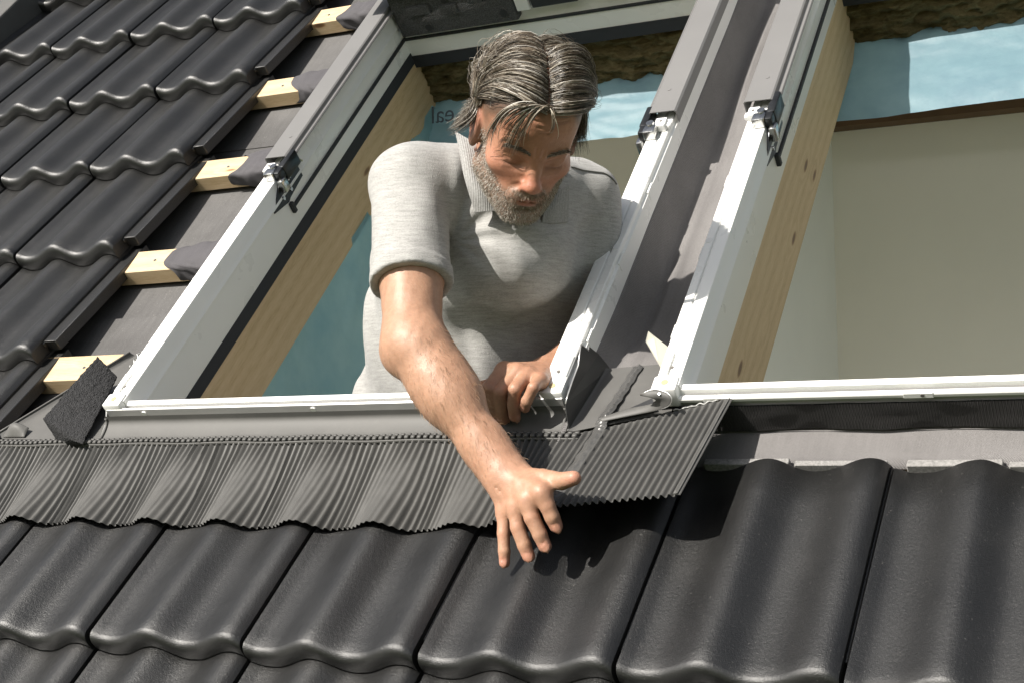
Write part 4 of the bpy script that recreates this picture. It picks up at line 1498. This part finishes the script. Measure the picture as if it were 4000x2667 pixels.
def tone_for(V, kind):
    """albedo per vertex: ruddy face, tanned arm, pink fingertips, lips, stubble shadow, scalp"""
    V = np.asarray(V, f32)
    n = len(V)
    base = np.tile(np.array((.375, .222, .148)), (n, 1))
    m1 = (.5 + .5 * wnoise(V, 55, 1))[:, None]; m2 = (.5 + .5 * wnoise(V, 170, 5))[:, None]
    def blend(c, w):
        nonlocal base
        base = base * (1 - w[:, None]) + np.array(c) * w[:, None]
    g = lambda d, s: np.exp(-np.maximum(d, 0) ** 2 / (2 * s * s))
    if kind == 'head':
        base = np.tile(np.array((.36, .180, .112)), (n, 1))
        q = face_warp(w2h(V)); x = q.copy(); x[:, 0] = np.abs(x[:, 0])
        blend((.40, .155, .10), .55 * g(s_ell(q, (0, -.036, .10), (.016, .014, .014)), .006))
        blend((.385, .16, .105), .45 * g(s_ell(x, (.045, -.028, .06), (.018, .016, .02)), .010))
        blend((.43, .185, .13), .6 * g(s_ell(x, (.080, -.008, -.010), (.01, .03, .02)), .004))
        blend((.28, .105, .08), .8 * g(np.minimum(s_ell(q, (0, -.066, .0895), (.020, .0035, .006)), s_ell(q, (0, -.0765, .087), (.017, .0045, .007))), .0015))
        blend((.20, .10, .07), .65 * g(s_cone(x, (.020, -.0100, .0795), (.044, -.0096, .0735), .0012, .001), .0015))
        blend((.33, .17, .12), .35 * g(s_ell(x, (.031, -.012, .075), (.016, .010, .010)), .004))
        bw = beard_mask(q)
        blend((.25, .20, .165), .8 * bw)
        sc = scalp_mask(q)
        blend((.075, .050, .034), .92 * sc)
        part = np.exp(-(q[:, 0] - part_x(q[:, 2])) ** 2 / (2 * .0032 ** 2)) * (q[:, 1] > .05)
        blend((.36, .18, .115), .85 * part * sc)
    else:
        tips = [P[s + '_' + f][3] for s in 'rl' for f in ('thumb', 'index', 'middle', 'ring', 'pinky')]
        for t in tips: blend((.44, .195, .145), .65 * g(vlen(V - np.array(t, f32)) - .006, .006))
        kn = [P[s + '_' + f][i] for s in 'rl' for f in ('index', 'middle', 'ring', 'pinky') for i in (0, 1)]
        for t in kn: blend((.40, .205, .14), .4 * g(vlen(V - np.array(t, f32)) - .008, .005))
        hd_ = g(vlen(V - np.array(P['r_wr'], f32)) - .02, .05)
        blend((.39, .215, .145), .5 * hd_)
        lw = g(vlen(V - np.array(P['l_wr'], f32)) - .05, .06)
        blend((.36, .19, .122), .6 * lw)
    base = base * (.90 + .12 * m1 + .08 * m2)
    # small moles
    return np.clip(base, 0, 1)
def beard_mask(q):
    x = np.abs(q[:, 0])
    y, z = q[:, 1], q[:, 2]
    s = lambda a: 1 / (1 + np.exp(-a))
    jaw = s((-.048 - .35 * np.maximum(x - .030, 0) * -1.2 - y) / .005)      # below the cheek line
    cheek = s((-.062 + 1.15 * np.maximum(x - .036, 0) - y) / .005)
    side = s((x - .058) / .004) * s((.004 - y) / .006) * s((z - .006) / .004) * s((.034 - z) / .005)
    mous = np.exp(-((y + .0565) / .0075) ** 2) * s((.029 - x) / .003) * s((z - .07) / .004)
    m = np.maximum(cheek, np.maximum(mous, side)) * s((z - .004) / .008)
    m = m * (y > -.135)
    lip = np.exp(-(((y + .0715) / .0085) ** 2 + (x / .019) ** 2) ** 2)
    return np.clip(m * (1 - lip), 0, 1)
def part_x(z): return .004 - .02 * np.clip(.08 - z, 0, .2) * .4
def scalp_mask(q):
    x, y, z = np.abs(q[:, 0]), q[:, 1], q[:, 2]
    s = lambda a: 1 / (1 + np.exp(-a))
    front = s((y - (.074 - 1.6 * np.maximum(x - .040, 0))) / .004)
    back = s((.020 + .2 * y - z) / .006) * s((y + .055) / .008)
    ear = s((vlen(np.stack([q[:, 2] + .010, q[:, 1] + .008], 1)) - .033) / .003)
    m = np.maximum(front * s((y - .010) / .01), back)
    return np.clip(m * np.maximum(ear, (x < .066)), 0, 1)

def mat_skin():
    m, nt, b = new_mat('skin', (.5, .3, .2), .46, spec=.42)
    vc = nt.nodes.new('ShaderNodeVertexColor'); vc.layer_name = 'tone'
    n1 = tex_noise(nt, 130, 4, .65, coords(nt)); n2 = tex_noise(nt, 620, 2, .5, coords(nt))
    r1 = ramp(nt, n1.outputs[0], [(.3, (.88, .84, .81)), (.7, (1.08, 1.06, 1.05))])
    c = mix_rgb(nt, 1.0, vc.outputs[0], r1.outputs[0], 'MULTIPLY')
    nt.links.new(c, b.inputs['Base Color'])
    b.inputs['Subsurface Weight'].default_value = .12
    b.inputs['Subsurface Radius'].default_value = (.010, .004, .002)
    b.inputs['Subsurface Scale'].default_value = .6
    b1 = bump(nt, b, n2.outputs[0], .0010, .35)
    bump(nt, b, n1.outputs[0], .0016, .30, b1)
    return m
MT['skin'] = mat_skin()
man = thing('person', (.36, .60, -.70), 'man in a grey polo shirt leaning out to press the pleated flashing down', 'person')
parts_V = [HV, AV, LV, UV_]; parts_F = [HF, AF, LF, UF_]
tones = [tone_for(HV, 'head'), tone_for(AV, 'arm'), tone_for(LV, 'arm'), tone_for(UV_, 'arm')]
off_, FF = 0, []
for v_, f_ in zip(parts_V, parts_F):
    FF.append(f_ + off_); off_ += len(v_)
body = np_obj('body', np.concatenate(parts_V), np.concatenate(FF), MT['skin'], man, np.concatenate(tones))

# ---------------- polo shirt
SA, SB = np.array(P['r_sh']), np.array(P['r_el'])
ADIR = (SB - SA) / np.linalg.norm(SB - SA)
HEM = SA + ADIR * .196
CHEST_N = np.array((.62, -.76, .12)); CHEST_N /= np.linalg.norm(CHEST_N)
def shirt_body(p):
    d = torso(p)
    d = sm_min(d, s_cone(p, np.array(NECK) + (0, .01, -.025), SA + (0, .01, .004), .062, .066), .05)
    d = sm_min(d, s_cone(p, np.array(NECK) + (0, .01, -.025), np.array(P['l_sh']), .060, .058), .05)
    d = sm_min(d, s_cone(p, P['l_sh'], np.array(P['l_sh']) * .55 + np.array(P['l_el']) * .45, .058, .060), .03)
    # pectoral fullness and a little belly
    d = sm_min(d, s_ell(p, (.553, .418, .590), (.095, .090, .085)), .07)
    d = sm_min(d, s_ell(p, (.385, .560, .420), (.14, .12, .14)), .07)
    return d
def shirt(p, cut=True):
    d = shirt_body(p)
    t = (p - SA.astype(f32)) @ ADIR.astype(f32)
    sl = s_cone(p, SA, SA + ADIR * .215, .0605, .0645)
    sl = sm_min(sl, s_sph(p, SA + np.array((.012, .030, .004)), .061), .03)
    # drape folds across sleeve
    fold = wnoise(p * np.array((1, 1, .5), f32), 46, 3) * .0030 + wnoise(p, 75, 6) * .0010
    sl = sl + fold * np.clip((t + .02) / .1, 0, 1)
    # ribbed cuff
    cuff = np.clip((t - .170) / .003, 0, 1) * .0026
    sl = sl - cuff
    sl = sm_max(sl, (t - .196), .003)
    d = sm_min(d, sl, .022)
    # creases running from the armpit over chest and down the flank
    ap = np.array((.520, .300, .610), f32)
    r = vlen(p - ap)
    ang = np.arctan2((p - ap) @ np.array((0, 0, 1), f32), (p - ap) @ np.array((.66, .75, 0), f32))
    rad = np.sin(ang * 9 + 2.5 * r / .1) * .0036 * np.exp(-((r - .10) / .085) ** 2)
    low = wnoise(p * np.array((1, 1, .16), f32), 42, 1) * .0058 + wnoise(p * np.array((1, 1, .5), f32), 26, 5) * .0040 + wnoise(p * np.array((1, 1, .4), f32), 75, 7) * .0016
    d = d + rad * np.clip((sl - .002) / .012, 0, 1) + low * np.clip((sl - .0) / .02, 0, 1)
    if not cut: return d
    # neck opening, armhole of the cuff
    nk = s_cone(p, NKA, np.array(NECK) + (0.02, -.02, -.005), .064, .066)
    d = sm_max(d, -nk, .004)
    vee = s_cone(p, (.612, .352, .672), (.640, .368, .628), .028, .004)
    d = sm_max(d, -vee, .004)
    arm = s_cone(p, SA + ADIR * .225, SA + ADIR * .32, .0595, .0565)
    d = sm_max(d, -arm, .002)
    return d
SV, SF = polygonize(shirt, (.04, .14, .12), (.80, .92, .84), .0040, 2.4)

def mat_shirt():
    m, nt, b = new_mat('grey_melange_pique', (.40, .395, .38), .9, spec=.2)
    st = tex_noise(nt, 90, 4, .7, coords(nt, (.35, .35, 3.2)))
    st2 = tex_noise(nt, 420, 3, .7, coords(nt, (.6, .6, 2.0)))
    s = math_node(nt, 'ADD', math_node(nt, 'MULTIPLY', st.outputs[0], .55), math_node(nt, 'MULTIPLY', st2.outputs[0], .45))
    r = ramp(nt, s, [(.33, (.22, .217, .207)), (.5, (.325, .32, .308)), (.68, (.42, .415, .40))])
    nt.links.new(r.outputs[0], b.inputs['Base Color'])
    b.inputs['Sheen Weight'].default_value = .15
    v = nt.nodes.new('ShaderNodeTexVoronoi'); v.inputs['Scale'].default_value = 620
    nt.links.new(coords(nt), v.inputs['Vector'])
    bump(nt, b, v.outputs['Distance'], .0009, .5)
    return m
MT['shirt'] = mat_shirt()
np_obj('polo_shirt', SV, SF, MT['shirt'], man)

def snap(pt, off=.004, it=8):
    """slide points onto the shirt surface"""
    p = np.atleast_2d(np.array(pt, f32))
    off = np.broadcast_to(np.asarray(off, f32), (len(p),))
    e = .003
    for _ in range(it):
        d = shirt(p, False)
        g = np.stack([(shirt(p + np.eye(3, dtype=f32)[i][None] * f32(e), False) - d) / e for i in range(3)], 1)
        g /= vlen(g)[:, None] + 1e-9
        p = p - g * (d - off)[:, None] * .85
    return p.astype(float), g.astype(float)
def patch(name, c, nu, nv, off, thick, mat, edge=None):
    """a cloth panel laid over the shirt: bilinear in four corners, snapped to the surface"""
    pts, offs = [], []
    for j in range(nv):
        for i in range(nu):
            a, b_ = i / (nu - 1), j / (nv - 1)
            pts.append(np.array(c[0]) * (1 - a) * (1 - b_) + np.array(c[1]) * a * (1 - b_) + np.array(c[2]) * a * b_ + np.array(c[3]) * (1 - a) * b_)
            offs.append(off(a, b_) if callable(off) else off)
    top, nor = snap(pts, offs)
    V = np.concatenate([top, top - nor * thick])
    _, Fq = grid(nu, nv, lambda a, b: (0, 0, 0))
    k = nu * nv
    F = [list(q) for q in Fq] + [[i + k for i in q[::-1]] for q in Fq]
    ed = [i for i in range(nu)] + [j * nu + nu - 1 for j in range(1, nv)] + [(nv - 1) * nu + i for i in range(nu - 2, -1, -1)] + [j * nu for j in range(nv - 2, 0, -1)]
    for a, b_ in zip(ed, ed[1:] + ed[:1]): F.append([b_, a, a + k, b_ + k])
    o = obj(name, V.tolist(), F, mat, man, frame='world', smooth=True, base=(0, 0, 0))
    return o
# collar, placket, buttons, seams
MT['rib'] = None
def mat_rib():
    m, nt, b = new_mat('grey_rib_knit', (.29, .285, .275), .9, spec=.2)
    w = nt.nodes.new('ShaderNodeTexWave'); w.wave_type = 'BANDS'; w.bands_direction = 'X'
    w.inputs['Scale'].default_value = 95; w.inputs['Distortion'].default_value = .6
    nt.links.new(coords(nt, (1, 1, .2), (0, .3, -.6)), w.inputs['Vector'])
    n = tex_noise(nt, 380, 3, .7, coords(nt))
    r = ramp(nt, n.outputs[0], [(.3, (.21, .207, .20)), (.7, (.35, .345, .335))])
    nt.links.new(r.outputs[0], b.inputs['Base Color'])
    b1 = bump(nt, b, w.outputs['Fac'], .0008, .6)
    return m
MT['rib'] = mat_rib()
# fall-down collar leaves and buttoned placket: smooth panels through control points
LEAF_A = [[(0.4992, 0.3250, 0.7924), (0.5145, 0.3221, 0.7832), (0.5303, 0.3195, 0.7739)],
    [(0.5180, 0.3032, 0.7561), (0.5338, 0.3005, 0.7491), (0.5474, 0.3077, 0.7432)],
    [(0.5341, 0.2859, 0.7165), (0.5503, 0.2867, 0.7102), (0.5643, 0.3017, 0.7090)],
    [(0.5427, 0.2868, 0.6842), (0.5624, 0.2837, 0.6793), (0.5790, 0.2999, 0.6793)],
    [(0.5489, 0.2977, 0.6514), (0.5755, 0.2966, 0.6512), (0.5942, 0.3149, 0.6541)]]
LEAF_B = [[(0.6303, 0.3988, 0.6810), (0.6416, 0.4172, 0.6934), (0.6478, 0.4453, 0.7068)],
    [(0.6308, 0.3836, 0.6597), (0.6424, 0.4059, 0.6659), (0.6466, 0.4467, 0.6758)],
    [(0.6289, 0.3785, 0.6378), (0.6400, 0.4065, 0.6395), (0.6441, 0.4474, 0.6462)]]
PLACKET = [[(0.5892, 0.3336, 0.6390), (0.6032, 0.3352, 0.6367), (0.6129, 0.3458, 0.6365)],
    [(0.5779, 0.3385, 0.5965), (0.5919, 0.3390, 0.5941), (0.6014, 0.3484, 0.5937)],
    [(0.5698, 0.3392, 0.5588), (0.5827, 0.3403, 0.5559), (0.5915, 0.3493, 0.5548)]]
def panel(name, rows, mat, nu=14, nv=26, thick=.0030, bulge=.0):
    def cat(Pp, t):
        n = len(Pp)
        x = t * (n - 1); i = min(int(x), n - 2); f = x - i
        q = [np.array(Pp[max(0, min(n - 1, i + d))]) for d in (-1, 0, 1, 2)]
        return .5 * (2 * q[1] + (q[2] - q[0]) * f + (2 * q[0] - 5 * q[1] + 4 * q[2] - q[3]) * f * f + (3 * q[1] - q[0] - 3 * q[2] + q[3]) * f ** 3)
    top = np.array([cat([cat(r, i / (nu - 1)) for r in rows], j / (nv - 1)) for j in range(nv) for i in range(nu)])
    back = np.array((.4512, -.8905, -.0588))
    V = np.concatenate([top, top - back * thick])
    _, Fq = grid(nu, nv, lambda a, b: (0, 0, 0))
    k = nu * nv
    F = [list(q[::-1]) for q in Fq] + [[i + k for i in q] for q in Fq]
    ed = [i for i in range(nu)] + [j * nu + nu - 1 for j in range(1, nv)] + [(nv - 1) * nu + i for i in range(nu - 2, -1, -1)] + [j * nu for j in range(nv - 2, 0, -1)]
    for a, b_ in zip(ed, ed[1:] + ed[:1]): F.append([a, b_, b_ + k, a + k])
    return obj(name, V.tolist(), F, mat, man, frame='world', auto=50, base=(0, 0, 0))
panel('collar', LEAF_A, MT['rib'])
panel('collar', LEAF_B, MT['rib'], 14, 16)
panel('placket', PLACKET, MT['shirt'], 10, 24, .014)
def seam(name, pts, r, off):
    q = np.array(pts)
    path = [q[i] * (1 - t) + q[i + 1] * t for i in range(len(q) - 1) for t in (0, .2, .4, .6, .8)] + [q[-1]]
    path = snap(path, off)[0]
    V, F = tube([tuple(map(float, x)) for x in path], r, 6)
    return obj(name, V, F, mat_seam, man, frame='world', smooth=True, base=(0, 0, 0))
mat_seam = mat_plain('seam_thread', (.16, .158, .15), .9)
seam('shoulder_seam', [(0.3906, 0.2835, 0.7569), (0.3935, 0.3065, 0.7712), (0.4061, 0.3347, 0.7818), (0.4272, 0.3564, 0.7848), (0.4470, 0.3661, 0.7903), (0.4667, 0.3759, 0.7928)], .0014, .0012)
seam('shoulder_seam', [(0.6428, 0.4900, 0.7552), (0.6502, 0.5276, 0.7542), (0.6578, 0.5659, 0.7426), (0.6592, 0.5903, 0.7230)], .0014, .0012)
for t_ in (.12, .62):
    bq = np.array(PLACKET[0][1]) * (1 - t_) + np.array(PLACKET[2][1]) * t_ + np.array((.4512, -.8905, -.0588)) * .0035
    V, F = cyl(tuple(map(float, bq)), (.4512, -.8905, -.0588), .0050, .0024, 18)
    obj('button', V, F, mat_plain('button_grey', (.17, .17, .165), .4), man, frame='world', base=(0, 0, 0), auto=40)

# trousers and shoes (he stands on the floor inside)
def trousers(p):
    d = s_loft(p, [(.235, .790, -.02), (.2400, .7850, .10), (.260, .755, .200)], [.172, .176, .172], [.125, .125, .120], [ax_w] * 3)
    for sx in (-1, 1):
        hx = np.array((.235, .800, .0)) + ax_w * .088 * sx
        d = sm_min(d, s_cone(p, hx, hx + (.0, .03, -.34), .088, .066), .04)
        d = sm_min(d, s_cone(p, hx + (.0, .03, -.34), hx + (0, .06, -.63), .066, .060), .03)
    return d
TV, TF = polygonize(trousers, (-.04, .58, -.70), (.54, 1.06, .30), .012)
np_obj('trousers', TV, TF, mat_plain('dark_work_cloth', (.045, .047, .055), .9), man)
for sx in (-1, 1):
    c_ = np.array((.235, .860, -.665)) + ax_w * .088 * sx
    def shoe(p): return np.maximum(sm_min(s_ell(p, c_ + (0, -.02, 0), (.048, .14, .05)), s_ell(p, c_ + (0, .05, .02), (.046, .06, .06)), .03), -(p[:, 2] + .70))
    V_, F_ = polygonize(shoe, c_ - (.08, .2, .06), c_ + (.08, .2, .12), .01)
    np_obj('shoe', V_, F_, mat_plain('shoe_leather', (.03, .025, .02), .5), man)

# ---------------- hair
HC, HR = np.array((0, .030, -.014)), np.array((.0775, .0925, .1025))
def shell(a, b, h):
    a, b = np.radians(a), np.radians(b)
    d = np.stack([np.sin(a), np.cos(a) * np.cos(b), np.cos(a) * np.sin(b)], -1)
    return HC + d * (HR + np.asarray(h)[..., None])
GRAV = HM.T @ np.array((0, 0, -1.0))
strands, s_col, s_rad = [], [], []
NSEG = 11
TT = np.linspace(0, 1, NSEG)
hrng = np.random.default_rng(11)
PAL = np.array([(.032, .024, .017), (.095, .073, .052), (.20, .160, .118), (.46, .415, .345), (.60, .565, .51)])
def hair_col(light):
    r = hrng.random()
    if r < .34 - .2 * light: c = PAL[0]
    elif r < .70 - .35 * light: c = PAL[1]
    elif r < .90 - .30 * light: c = PAL[2]
    elif r < .97 - .1 * light: c = PAL[3]
    else: c = PAL[4]
    return c * hrng.uniform(.75, 1.25)
def lock(side, a0, a1, b0, b1, lift, tail, n, spread, light, flip=0.0, rad=.00036, tdir=None, wave=0.0):
    """a lock of hair combed over the scalp from (a0,b0) to (a1,b1), then hanging free for 'tail' metres"""
    ph = hrng.uniform(0, 6.28)
    for _ in range(int(n * 2.5)):
        ja, jb = hrng.normal(0, 1.6), hrng.normal(0, spread)
        jl = hrng.normal(0, .0018)
        aa = np.minimum(a0 + ja * .6 + (a1 - a0 + ja) * TT, 87)
        bb = b0 + jb + (b1 - b0 - jb * .55) * TT ** 1.3
        hh = .0030 + abs(jl) + lift * np.sin(np.pi * np.clip(TT, 0, 1) ** .62) * (.55 + .45 * hrng.random()) + .0022 * np.sin(TT * 9 + ph) * wave
        q = shell(side * aa, bb, hh)
        if tail > 0:
            L_ = tail * hrng.uniform(.75, 1.15)
            d0 = q[-1] - q[-2]; d0 /= np.linalg.norm(d0)
            g_ = GRAV if tdir is None else np.array(tdir) / np.linalg.norm(tdir)
            k = 5
            ext = [q[-1]]
            out = np.array((side * 1.0, 0, 0)) * flip
            for i in range(k):
                w = (i + 1) / k
                d = d0 * (1 - w) * .8 + g_ * (w * .9 + .25) + out * (w - .3) + hrng.normal(0, .10, 3)
                d /= np.linalg.norm(d)
                ext.append(ext[-1] + d * L_ / k)
            q = np.concatenate([q[::1], np.array(ext[1:])])
            # resample
            s_ = np.concatenate([[0], np.cumsum(np.linalg.norm(np.diff(q, axis=0), axis=1))])
            u_ = np.linspace(0, s_[-1], NSEG + 3)
            q = np.stack([np.interp(u_, s_, q[:, i]) for i in range(3)], 1)
        strands.append(q); s_col.append(hair_col(light)); s_rad.append(rad * hrng.uniform(.75, 1.2))
for side in (-1, 1):
    # under layers that cover the scalp, then the long combed-over top layer
    for a0, lf in ((58, .004), (36, .006), (16, .008)):
        for b0 in np.linspace(54, -112, 44):
            b0 = b0 + hrng.normal(0, 1.5)
            a1 = 84 if b0 > 20 else (92 if b0 > -20 else 112)
            if b0 < -60: a1 = 100
            if side < 0 and b0 > -36: a1 = 80 if b0 < 26 else 83
            lock(side, a0, min(a1, a0 + 62) + hrng.normal(0, 4), b0, b0 - 4, lf, .018 if (b0 < -5 and not (side < 0 and b0 > -40)) else .0, 9, 1.9, .25, tdir=(-.1, -.9, -.35) if side < 0 else None)
    for b0 in np.linspace(62, -88, 62):
        b0 = b0 + hrng.normal(0, 1.0)
        front = max(0, (b0 - 20) / 42)
        a1 = 76 + 8 * (1 - front) + hrng.normal(0, 9)
        if b0 < 5: a1 = 92 + hrng.normal(0, 6)
        tail_, b1_ = .014 + .035 * hrng.random() ** 1.5, b0 - 10
        if side < 0 and b0 > -36:                # combed back above the ear
            a1 = 70 + 9 * (1 - front) + hrng.normal(0, 5); tail_ = .008 * hrng.random() if b0 < 20 else 0; b1_ = b0 - 22 - 10 * front
        lock(side, 2.0, a1, b0, b1_, .013 + .008 * front, tail_, 15, 1.6, .36 + .4 * front, .15 if b0 < 0 else 0, wave=1, tdir=(-.1, -.9, -.2) if side < 0 else None)
# nape and behind the ear: ragged curling ends
for side in (-1, 1):
    for b0 in np.linspace(-22 if side > 0 else -42, -84, 22):
        lock(side, 70, 112 + hrng.normal(0, 6), b0, b0 - 6, .006, .045 + .02 * hrng.random(), 9, 2.5, .15, .75 * hrng.random() + .15, tdir=(-.15, -.95, -.05) if side < 0 else None)
# temple and sideburn cover in front of the ear; fuller back of the head on the ear side
for b0 in np.linspace(52, 6, 26):
    lock(-1, 52, 84 + hrng.normal(0, 3), b0 + hrng.normal(0, 1.5), b0 - 6, .006, .016 + .016 * hrng.random(), 8, 1.8, .25, 0, tdir=(-.12, -1, .25))
for k in range(30):
    b0 = hrng.uniform(-88, -44)
    lock(-1, 55, 85 + hrng.normal(0, 4), b0, b0 - 4, .012, .045 + .03 * hrng.random(), 7, 2.5, .3, .6, tdir=(-.5, -.85, -.05))
# flyaway tufts at the back on the ear side
for k in range(9):
    lock(-1, 60, 92 + hrng.normal(0, 8), -22 - 5 * k, -30 - 5 * k, .010, .035, 5, 3.5, .3, 1.6, .0006, tdir=(-.3, -.6, -.3))
# loose fringe over the brow, on the ear side
def bez(p0, p1, p2, p3, n=NSEG + 3):
    t = np.linspace(0, 1, n)[:, None]
    p0, p1, p2, p3 = map(np.array, (p0, p1, p2, p3))
    return p0 * (1 - t) ** 3 + 3 * p1 * t * (1 - t) ** 2 + 3 * p2 * t * t * (1 - t) + p3 * t ** 3
for (x0, x1, x2, y3, n, lg) in ((-.002, -.020, -.036, .002, 9, .9), (-.002, -.028, -.042, .012, 9, .7), (-.004, -.030, -.050, .014, 10, .5), (-.004, -.036, -.056, .034, 9, .4), (-.006, -.040, -.062, .042, 9, .4), (0, -.012, -.030, .022, 4, .8), (.002, -.006, .010, .052, 6, .2), (-.012, -.056, -.066, .018, 12, .3), (-.014, -.060, -.070, .006, 12, .3), (-.014, -.062, -.073, -.004, 9, .3)):
    for _ in range(n):
        j = lambda s=.002: hrng.normal(0, s, 3)
        z3 = max(.040, .098 - 9.5 * x2 * x2) + (.006 if x2 < -.064 else 0)
        strands.append(bez(np.array((x0, .080, .082)) + j(), np.array((x1, .110, .106)) + j(.003), np.array((x2 * 1.12, .068, .110 - 5 * x2 * x2)) + j(.003), np.array((x2, y3, z3)) + j(.005)))
        s_col.append(hair_col(lg)); s_rad.append(.0007)
# wing of hair on the far side, swept out and hanging past the temple
for k in range(22):
    b0 = 60 - 2.6 * k
    lock(1, 2, 78 + hrng.normal(0, 9), b0, b0 - 16, .030, (.035 + .045 * hrng.random()) if k > 4 else .02, 11, 1.6, .55 if k < 10 else .25, .25, wave=1)
for _ in range(130):                                  # stray flyaways
    sd_ = hrng.choice((-1, 1)); b0 = hrng.uniform(-80, 55)
    lock(sd_, hrng.uniform(5, 60), hrng.uniform(50, 86), b0, b0 + hrng.uniform(-30, 20), hrng.uniform(.014, .030), .02 * hrng.random(), 1, 4, .5, .6, .00028, wave=2)
def strand_mesh(name, S, Cc, Rr, mat, parent):
    V, F, Col = [], [], []
    off = 0
    for q, c, r in zip(S, Cc, Rr):
        n = len(q)
        w = h2w(q)
        d = np.gradient(w, axis=0); d /= np.linalg.norm(d, axis=1)[:, None] + 1e-9
        t = np.cross(d, np.array((.3, .5, .81))); t /= np.linalg.norm(t, axis=1)[:, None] + 1e-9
        s2 = np.cross(d, t)
        rr = (r * np.clip(1.25 - np.linspace(0, 1, n) ** 3, .25, 1))[:, None]
        ring = np.stack([w + t * rr, w + (-.5 * t + .866 * s2) * rr, w + (-.5 * t - .866 * s2) * rr], 1)
        V.append(ring.reshape(-1, 3)); Col.append(np.tile(c, (3 * n, 1)))
        i = np.arange(n - 1)[:, None] * 3
        for k in range(3):
            F.append(np.concatenate([i + k, i + (k + 1) % 3, i + 3 + (k + 1) % 3, i + 3 + k], 1) + off)
        off += 3 * n
    return np_obj(name, np.concatenate(V), np.concatenate(F), mat, parent, np.concatenate(Col))
def mat_hair():
    m, nt, b = new_mat('hair', (.1, .08, .05), .34, spec=.5)
    vc = nt.nodes.new('ShaderNodeVertexColor'); vc.layer_name = 'tone'
    nt.links.new(vc.outputs[0], b.inputs['Base Color'])
    return m
MT['hair'] = mat_hair()
strand_mesh('hair', strands, s_col, s_rad, MT['hair'], man)

# ---------------- beard and brows
ql = w2h(HV.astype(f32))
bm_ = beard_mask(face_warp(ql))
bm_ = bm_ * (np.abs(ql[:, 0]) < .0715)
cand = np.argwhere(bm_ > .35)[:, 0]
gn = np.zeros((len(HV), 3))
tri = HF
nrm = np.cross(HV[tri[:, 1]] - HV[tri[:, 0]], HV[tri[:, 2]] - HV[tri[:, 0]])
for k in range(4): np.add.at(gn, tri[:, k], nrm)
gn /= np.linalg.norm(gn, axis=1)[:, None] + 1e-12
gl = gn @ HM
pick = hrng.choice(cand, size=9000, p=bm_[cand] / bm_[cand].sum())
B_s, B_c, B_r = [], [], []
for i in pick:
    q0 = ql[i] + hrng.normal(0, .0010, 3)
    x, y, z = q0
    near = math.exp(-((x / .030) ** 2 + ((y + .068) / .022) ** 2))
    L_ = hrng.uniform(.0018, .0040) * (1.25 if near > .4 else 1)
    d = gl[i] * .30 + np.array((np.sign(x) * .25 * min(1, abs(x) / .02), -.85, .12)) * .7 + hrng.normal(0, .16, 3)
    d /= np.linalg.norm(d)
    q = np.stack([q0 - gl[i] * .0006, q0 + d * L_ * .5 + gl[i] * .0005, q0 + d * L_ + np.array((0, -.0006, 0))])
    B_s.append(q)
    g = hrng.random()
    if near > .35: c = np.array((.17, .12, .08)) if g < .55 else np.array((.40, .34, .27))
    else: c = np.array((.52, .485, .43)) if g < .58 else (np.array((.30, .25, .20)) if g < .85 else np.array((.12, .09, .06)))
    B_c.append(c * hrng.uniform(.8, 1.15)); B_r.append(.00027)
strand_mesh('beard', B_s, B_c, B_r, MT['hair'], man)
for side in (-1, 1):
    E_s, E_c, E_r = [], [], []
    for _ in range(170):
        t = hrng.random()
        x = .012 + .034 * t
        y = .0085 + .0055 * math.sin(t * 2.2) + hrng.normal(0, .0016)
        z = .0905 - 7.5 * x * x
        q0 = np.array((side * x, y, z))
        dd = head_sdf_local(q0[None].astype(f32))[0]
        q0[2] -= dd * 1.05
        d = np.array((side * (.4 + .8 * t), .45 - .7 * t, .35)); d /= np.linalg.norm(d)
        L_ = hrng.uniform(.005, .009)
        E_s.append(np.stack([q0, q0 + d * L_ * .5, q0 + d * L_ + np.array((side * .001, -.0008, -.0008))]))
        E_c.append(PAL[hrng.choice([1, 1, 2, 2, 3])] * .9); E_r.append(.00038)
    strand_mesh('eyebrow', E_s, E_c, E_r, MT['hair'], man)

# fine hair on the forearm
fa_s, fa_c, fa_r = [], [], []
an = np.zeros((len(AV), 3))
nrm = np.cross(AV[AF[:, 1]] - AV[AF[:, 0]], AV[AF[:, 2]] - AV[AF[:, 0]])
for k in range(4): np.add.at(an, AF[:, k], nrm)
an /= np.linalg.norm(an, axis=1)[:, None] + 1e-12
ta = (AV - E_) @ AX / np.linalg.norm(W_ - E_)
wgt = np.clip((ta + .05) / .25, 0, 1) * np.clip((.99 - ta) / .1, 0, 1)
wgt[(AV - E_) @ ADIR < -.03] = 0
for i in hrng.choice(len(AV), size=1000, p=wgt / wgt.sum()):
    d = AX * .8 + np.cross(AX, an[i]) * .55 * hrng.uniform(.3, 1.2) + an[i] * .28 + hrng.normal(0, .18, 3)
    d /= np.linalg.norm(d)
    L_ = hrng.uniform(.007, .015)
    a = AV[i] - an[i] * .0004
    w3 = np.stack([a, a + d * L_ * .5 + an[i] * .0004, a + d * L_ - an[i] * .0006])
    fa_s.append(((w3 - HO) @ HM) / HS)
    fa_c.append(np.array((.30, .19, .11)) * hrng.uniform(.6, 1.6)); fa_r.append(.00017)
strand_mesh('arm_hair', fa_s, fa_c, fa_r, MT['hair'], man)
